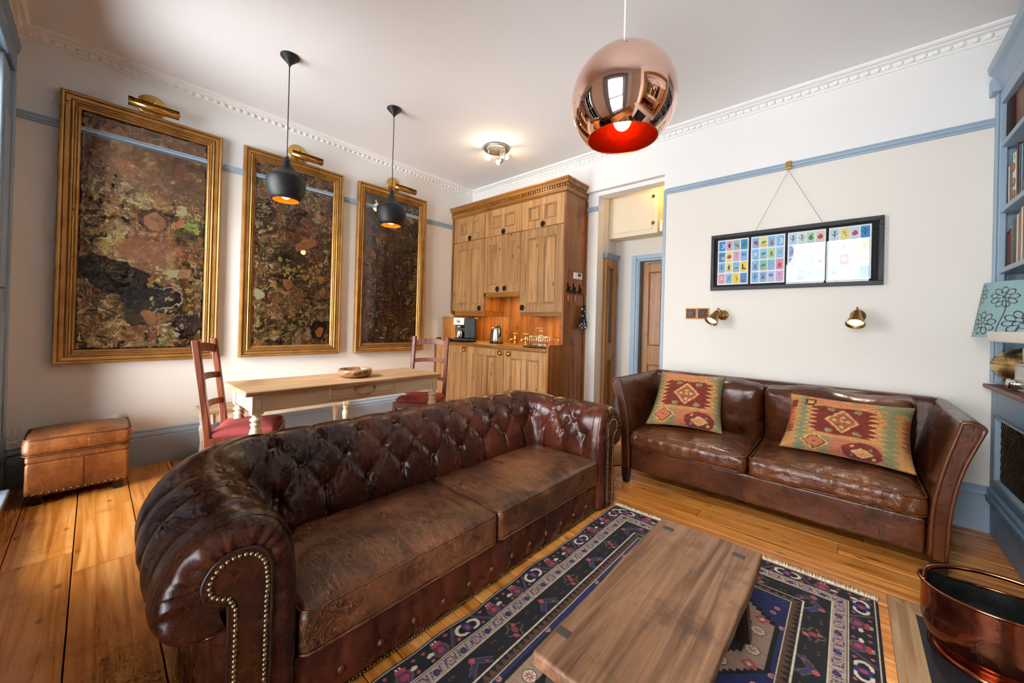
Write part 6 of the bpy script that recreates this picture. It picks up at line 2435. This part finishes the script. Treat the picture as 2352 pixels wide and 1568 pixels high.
while x < RW1-.003:
    L = frs.uniform(.036, .060)
    dx = frs.uniform(-.012, .012)
    m.tube([(x, RL1-.004, .010), (x+dx*.4, RL1+L*.5, .009+frs.uniform(0, .006)), (x+dx, RL1+L, .004)], [.0026, .0022, .0013], 4)
    x += .0036
fo = m.build('fringe', 'thread_pale', rg)
fo['kind'] = 'stuff'

# woven mat in the doorway
jm = thing('woven_mat', 'round-edged jute mat on the floor between the two sofas', 'mat', (2.45, -.55, 0))
MB().lathe([(0, .001), (.33, .001), (.345, .006), (.33, .012), (0, .012)], (2.42, -.50, 0), 48).build('weave', 'jute', jm)

# ------------------------------------------------------------------ low bench used as coffee table
lt = thing('coffee_table', 'worn elm plank coffee table with through-tenon legs on the rug', 'coffee table', (3.795, -2.53, 0))
LZ = .40
X0, X1, Y0, Y1 = 3.618, 3.975, -2.985, -2.083
nxb, nyb = 30, 70
def top_disp(P, N):
    D = np.zeros_like(P)
    D += N*(fbm(P, 10, 3, 4)*.0035)[:, None]
    D[:, 0] += .004*np.sin(P[:, 1]*5)*np.sign(P[:, 0])
    return D
P, F = rbox(((X1-X0)/2, (Y1-Y0)/2, .021), .010, (nxb, nyb, 3), top_disp)
P += np.array([(X0+X1)/2, (Y0+Y1)/2, LZ-.021])
np_mesh('tabletop', P, F, 'bench_wood', lt, True, fix=True)
for (x, y) in ((3.668, -2.164), (3.915, -2.169), (3.650, -2.885), (3.930, -2.885)):
    sx = -1 if x < 3.8 else 1
    sy = 1 if y > -2.5 else -1
    b = Vector((x+sx*.0, y+sy*.145, 0.018 if True else 0))
    tp = Vector((x, y, LZ-.03))
    m = MB()
    w0, w1 = .024, .020
    m.hexa([(b.x-w0, b.y-w0, b.z), (b.x+w0, b.y-w0, b.z), (b.x+w0, b.y+w0, b.z), (b.x-w0, b.y+w0, b.z)], [(tp.x-w1, tp.y-w1, tp.z), (tp.x+w1, tp.y-w1, tp.z), (tp.x+w1, tp.y+w1, tp.z), (tp.x-w1, tp.y+w1, tp.z)])
    lg = m.build('leg', 'dark_wood', lt, .003)
    box('tenon', 'tenon_dark', lg, x-.019, x+.019, y-.014, y+.014, LZ-.02, LZ+.0022, .002)
box('side_rail', 'bench_wood', lt, X0+.035, X0+.055, -2.86, -2.2, .30, LZ-.04, .003)
box('side_rail', 'bench_wood', lt, X1-.055, X1-.035, -2.86, -2.2, .30, LZ-.04, .003)

# ------------------------------------------------------------------ copper coal scuttle on the hearth
sc_x, sc_y = 4.610, -1.505
cs = thing('coal_scuttle', 'polished copper helmet coal scuttle standing on the hearth', 'coal scuttle', (sc_x, sc_y, .012))
nu, nv = 72, 26
def scuttle(inset):
    U, T = np.meshgrid(np.linspace(0, 2*PI, nu, endpoint=False), np.linspace(0, 1, nv), indexing='ij')
    rad = np.interp(T, [0, .05, .10, .22, .40, .62, .82, 1.0], [.138, .140, .138, .160, .173, .175, .170, .170])-inset
    # the mouth spreads into a lip towards the room (-x) and another behind
    lipL = np.exp(-((np.angle(np.exp(1j*(U-PI*.92))))/.55)**2)
    lipR = np.exp(-((np.angle(np.exp(1j*(U))))/.8)**2)
    rad = rad*(1+.06*lipL*np.clip((T-.6)/.4, 0, 1)**1.8)
    side = np.abs(np.sin(U))
    hgt = .222+.020*lipL+.055*lipR-.025*np.clip(np.sin(U), 0, 1)+.022*np.clip(-np.sin(U), 0, 1)
    Z = .014+inset*.6+T*(hgt-inset*.6)
    return np.stack([sc_x+rad*np.cos(U)*1.05, sc_y+rad*np.sin(U)*.95, Z], -1)
A = scuttle(0.0)
np_mesh('body', A, grid_faces(nu, nv, True), 'copper_old', cs, True)
B = scuttle(.005)
np_mesh('inner_wall', B, grid_faces(nu, nv, True)[:, ::-1], 'tarnish', cs, True)
MB().tube([tuple(A[i, -1]) for i in range(nu)], .0055, 8, True).build('rolled_rim', 'copper_old', cs)
MB().lathe([(0, .0125), (.160, .0125), (.164, .020), (.152, .028), (.138, .036), (.0, .036)], (sc_x, sc_y, 0), 48).build('foot_ring', 'copper_old', cs)
hp = []
for k in range(15):
    a = PI*k/14
    hp.append((sc_x-.165*math.cos(a)*.0+.02+.0*k, sc_y-.165*math.cos(a), .235+.075*math.sin(a)))
hp = [(4.44+.0*i, 0, 0) for i in range(0)]+[tuple(p) for p in catmull([(4.432, -1.530, .248), (4.450, -1.465, .272), (4.530, -1.420, .290), (4.63, -1.415, .300), (4.73, -1.445, .302), (4.775, -1.51, .285)], 6)]
MB().tube(hp, .0085, 10).build('bail_handle', 'copper_old', cs)

# ------------------------------------------------------------------ things in the alcove bookcase
def book(x0, y0, y1, z0, h, d, mat, label, lean=0.0, cover=None):
    t = thing('book', label, 'book', (x0+d/2, (y0+y1)/2, z0), group='books on the alcove shelves')
    m = MB()
    a, b = max(y0, y1), min(y0, y1)
    dy = lean*h
    th = .003
    def slab(p, q, xa, xb, za, zb):
        m.hexa([(xa, q+dy*za/h, z0+za), (xb, q+dy*za/h, z0+za), (xb, p+dy*za/h, z0+za), (xa, p+dy*za/h, z0+za)], [(xa, q+dy*zb/h, z0+zb), (xb, q+dy*zb/h, z0+zb), (xb, p+dy*zb/h, z0+zb), (xa, p+dy*zb/h, z0+zb)])
    slab(a, a-th, x0, x0+d, .0005, h)
    slab(b+th, b, x0, x0+d, .0005, h)
    slab(a, b, x0, x0+th, .0005, h)
    m.build('cover', mat, t)
    m = MB()
    slab(a-th, b+th, x0+th, x0+d-.004, .004, h-.004)
    m.build('pages', 'paper_white', t)
    return t
def bmat(n, c): simple('book_'+n, c, .5)
for n, c in dict(brown=(62, 30, 24), white=(222, 220, 214), teal=(58, 158, 178), orange=(200, 110, 60), green=(92, 140, 80), slate=(72, 76, 84), red=(178, 52, 42), yellow=(222, 196, 70), plum=(92, 42, 60), sky=(120, 170, 200), maroon=(96, 30, 34), black=(32, 26, 26), cream=(226, 218, 196)).items(): bmat(n, c)
Z2, Z3 = 1.985, 1.62
row = [('white', .030, .235, 'tall white book first on the middle shelf', .03), ('orange', .016, .255, 'thin orange book behind the white one on the middle shelf', .03), ('teal', .022, .29, 'large teal-edged cookbook on the middle shelf', .035), ('cream', .07, .285, 'thick cream cookbook on the middle shelf', .03), ('brown', .022, .32, 'tall brown book after the cookbooks on the middle shelf', .02), ('slate', .035, .30, 'dark grey book on the middle shelf', 0), ('sky', .03, .29, 'pale blue book on the middle shelf', 0), ('red', .03, .27, 'red book on the middle shelf', 0), ('black', .04, .29, 'black book on the middle shelf', 0)]
y = -.110
for (mt, w_, h_, lb, ln) in row:
    d_ = .20 if mt != 'cream' else .22
    book(BX+.028, y, y-w_, Z2, h_, d_, 'book_'+mt, lb, ln)
    y -= w_+.004
row = [('brown', .020, .215, 'dark brown paperback first on the lower shelf', 0), ('red', .014, .20, 'slim red book second on the lower shelf', 0), ('plum', .022, .222, 'plum paperback on the lower shelf', 0), ('maroon', .026, .215, 'maroon paperback with a pale top on the lower shelf', 0), ('yellow', .016, .235, 'yellow paperback on the lower shelf', 0), ('slate', .045, .262, 'thick grey-green book on the lower shelf', 0), ('green', .02, .262, 'green book on the lower shelf', 0), ('white', .036, .275, 'white book with a red foot on the lower shelf', 0), ('orange', .03, .285, 'orange book on the lower shelf', 0), ('cream', .04, .30, 'cream book on the lower shelf', 0), ('teal', .03, .28, 'teal book on the lower shelf', 0), ('black', .03, .26, 'black book on the lower shelf', 0)]
y = -.100
for (mt, w_, h_, lb, ln) in row:
    book(BX+.028, y, y-w_, Z3, h_, .17, 'book_'+mt, lb, ln)
    y -= w_+.002
# round food pictures and initial on the cream cookbook's spine
fo_ = bpy.data.objects
dsh = [o for o in fo_ if o.type == 'EMPTY' and o.get('label', '').startswith('thick cream cookbook')][0]
simple('dish_brown', (150, 84, 40), .5); simple('dish_gold', (190, 140, 70), .5)
m = MB()
for k, zz in enumerate((.205, .115, .045)):
    yc_ = dsh.location.y+.030*zz/.285*1.0
    m.cyl((BX+.0276, yc_, Z2+zz), (BX+.0262, yc_, Z2+zz), .026, 16)
m.build('dish_picture', 'dish_brown', dsh)
m = MB()
for k, zz in enumerate((.205, .115, .045)):
    yc_ = dsh.location.y+.030*zz/.285
    m.cyl((BX+.0261, yc_, Z2+zz), (BX+.0256, yc_, Z2+zz), .015, 14)
m.build('dish_centre', 'dish_gold', dsh)
cu = bpy.data.curves.new('spine_letter', 'FONT')
cu.body = 'F'; cu.size = .034; cu.extrude = .0003
lo = bpy.data.objects.new('spine_letter', cu); COL.objects.link(lo)
cu.materials.append(MATS['book_slate'])
lo.parent = dsh
lo.location = (BX+.0272-dsh.location.x, .012, .245)
lo.rotation_euler = (PI/2, 0, -PI/2)
lme = bpy.data.meshes.new_from_object(lo)
lm_o = link('spine_letter', lme, dsh, None, lo.location)
lm_o.rotation_euler = lo.rotation_euler
if not lme.materials: lme.materials.append(MATS['book_slate'])
bpy.data.objects.remove(lo)
spk = thing('loudspeaker', 'dark-fronted wooden loudspeaker on the top bookcase shelf', 'speaker', (BX+.15, -.32, 2.385))
simple('speaker_cloth', (44, 28, 26), .9, bump=.3, bscale=400)
box('cabinet', 'speaker_wood', spk, BX+.030, BX+.30, -.52, -.205, 2.3855, 2.69-.075, .003)
box('grille', 'speaker_cloth', spk, BX+.012, BX+.28, -.204, -.118, 2.3855, 2.61, .014, 3)

simple('brass_vase', (206, 178, 122), .34, 1.0, var=.08, vscale=30)
lmp = thing('table_lamp', 'table lamp with engraved brass base and teal shade printed with brown flowers', 'lamp', (4.99, -.20, .917))
lx, ly = 4.965, -.235
MB().lathe([(0, .918), (.055, .918), (.06, .926), (.056, .934)]+[tuple(p) for p in catmull([(.085, .950), (.128, .985), (.150, 1.030), (.146, 1.072), (.118, 1.112), (.075, 1.138)], 6)]+[(.03, 1.152), (.018, 1.165), (.018, 1.2), (0, 1.2)], (lx, ly, 0), 48).build('vase_base', 'brass_vase', lmp)
m = MB()
VP = catmull([(.085, .950), (.128, .985), (.150, 1.030), (.146, 1.072), (.118, 1.112), (.075, 1.138)], 8)
vr = lambda z: float(np.interp(z, VP[:, 1], VP[:, 0]))
for zz in (1.098, 1.080, 1.052, 1.012, .985):
    rr = vr(zz)
    m.tube([(lx+rr*math.cos(a), ly+rr*math.sin(a), zz) for a in np.linspace(0, 2*PI, 60)[:-1]], .0013, 5, True)
for k in range(40):
    a = 2*PI*k/40
    da = 2*PI/80
    for (za, zb) in ((1.055, 1.077), (1.077, 1.055), (.988, 1.009), (1.083, 1.095)):
        m.tube([(lx+vr(za)*math.cos(a), ly+vr(za)*math.sin(a), za), (lx+vr(zb)*math.cos(a+da), ly+vr(zb)*math.sin(a+da), zb), (lx+vr(za)*math.cos(a+2*da), ly+vr(za)*math.sin(a+2*da), za)], .0011, 5)
m.build('engraving', 'brass_dark', lmp)
nu, nv = 560, 190
U, T = np.meshgrid(np.linspace(0, 2*PI, nu, endpoint=False), np.linspace(0, 1, nv), indexing='ij')
R0, R1 = .222, .180
Rr = R0+(R1-R0)*T
col = np.zeros(U.shape+(3,), np.float32); col[:] = C3('#8fb0b2')
A_, H_ = U*.185, T*.315
bro = C3('#3a241e')
def petal_flower(ca, chh, r, n, ph):
    for k in range(n):
        a = ph+2*PI*k/n
        px_, py_ = ca+r*.62*math.cos(a), chh+r*.62*math.sin(a)
        dx = np.minimum(np.abs(A_-px_), 2*PI*.185-np.abs(A_-px_))*np.sign(A_-px_)
        dy = H_-py_
        c_, s_ = math.cos(a), math.sin(a)
        d = ((dx*c_+dy*s_)/(r*.42))**2+((-dx*s_+dy*c_)/(r*.26))**2
        col[(d < 1) & (d > .62)] = bro
    for k in range(5):
        a = ph*2+2*PI*k/5
        px_, py_ = ca+r*.25*math.cos(a), chh+r*.25*math.sin(a)
        dx, dy = A_-px_, H_-py_
        c_, s_ = math.cos(a), math.sin(a)
        d = ((dx*c_+dy*s_)/(r*.26))**2+((-dx*s_+dy*c_)/(r*.18))**2
        col[(d < 1)] = C3('#8fb0b2')
        col[(d < 1) & (d > .58)] = bro
fr_ = random.Random(12)
for i in range(8):
    for j in range(2):
        petal_flower(.07+i*.146+(.07 if j else 0)+fr_.uniform(-.01, .01), .085+j*.15+fr_.uniform(-.012, .012), fr_.uniform(.054, .072), 9, fr_.uniform(0, 1))
    st_ = .07+i*.146+.075
    wv_ = np.abs(A_-st_-.012*np.sin(H_*22+i))
    col[(wv_ < .0022) & (H_ < .24)] = bro
np_mesh('shade', np.stack([lx+Rr*np.cos(U), ly+Rr*np.sin(U), 1.205+.315*T], -1), grid_faces(nu, nv, True), 'shade_fabric', lmp, True, col)

vc = thing('vintage_camera', 'silver metal vintage cine camera on the walnut cupboard top', 'camera', (4.92, -.52, .917))
box('body', 'steel_brushed', vc, 4.865, 4.99, -.60, -.405, .945, 1.075, .006)
box('viewfinder', 'steel_brushed', vc, 4.875, 4.98, -.56, -.475, 1.076, 1.155, .005)
box('window', 'steel', vc, 4.8605, 4.866, -.575, -.455, .980, 1.058, .002)
box('hinge', 'chrome', vc, 4.868, 4.90, -.4045, -.396, .99, 1.0, .001)
MB().cyl((4.885, -.44, .960), (4.835, -.44, .960), .026, 20).build('lens', 'chrome', vc)
MB().cyl((4.87, -.405, .962), (4.87, -.37, .962), .013, 16).build('side_knob', 'chrome', vc)
box('foot_plate', 'steel', vc, 4.875, 4.98, -.59, -.415, .918, .946, .004)
box('badge', 'white_plastic', vc, 4.866, 4.88, -.404, -.400, 1.03, 1.05)
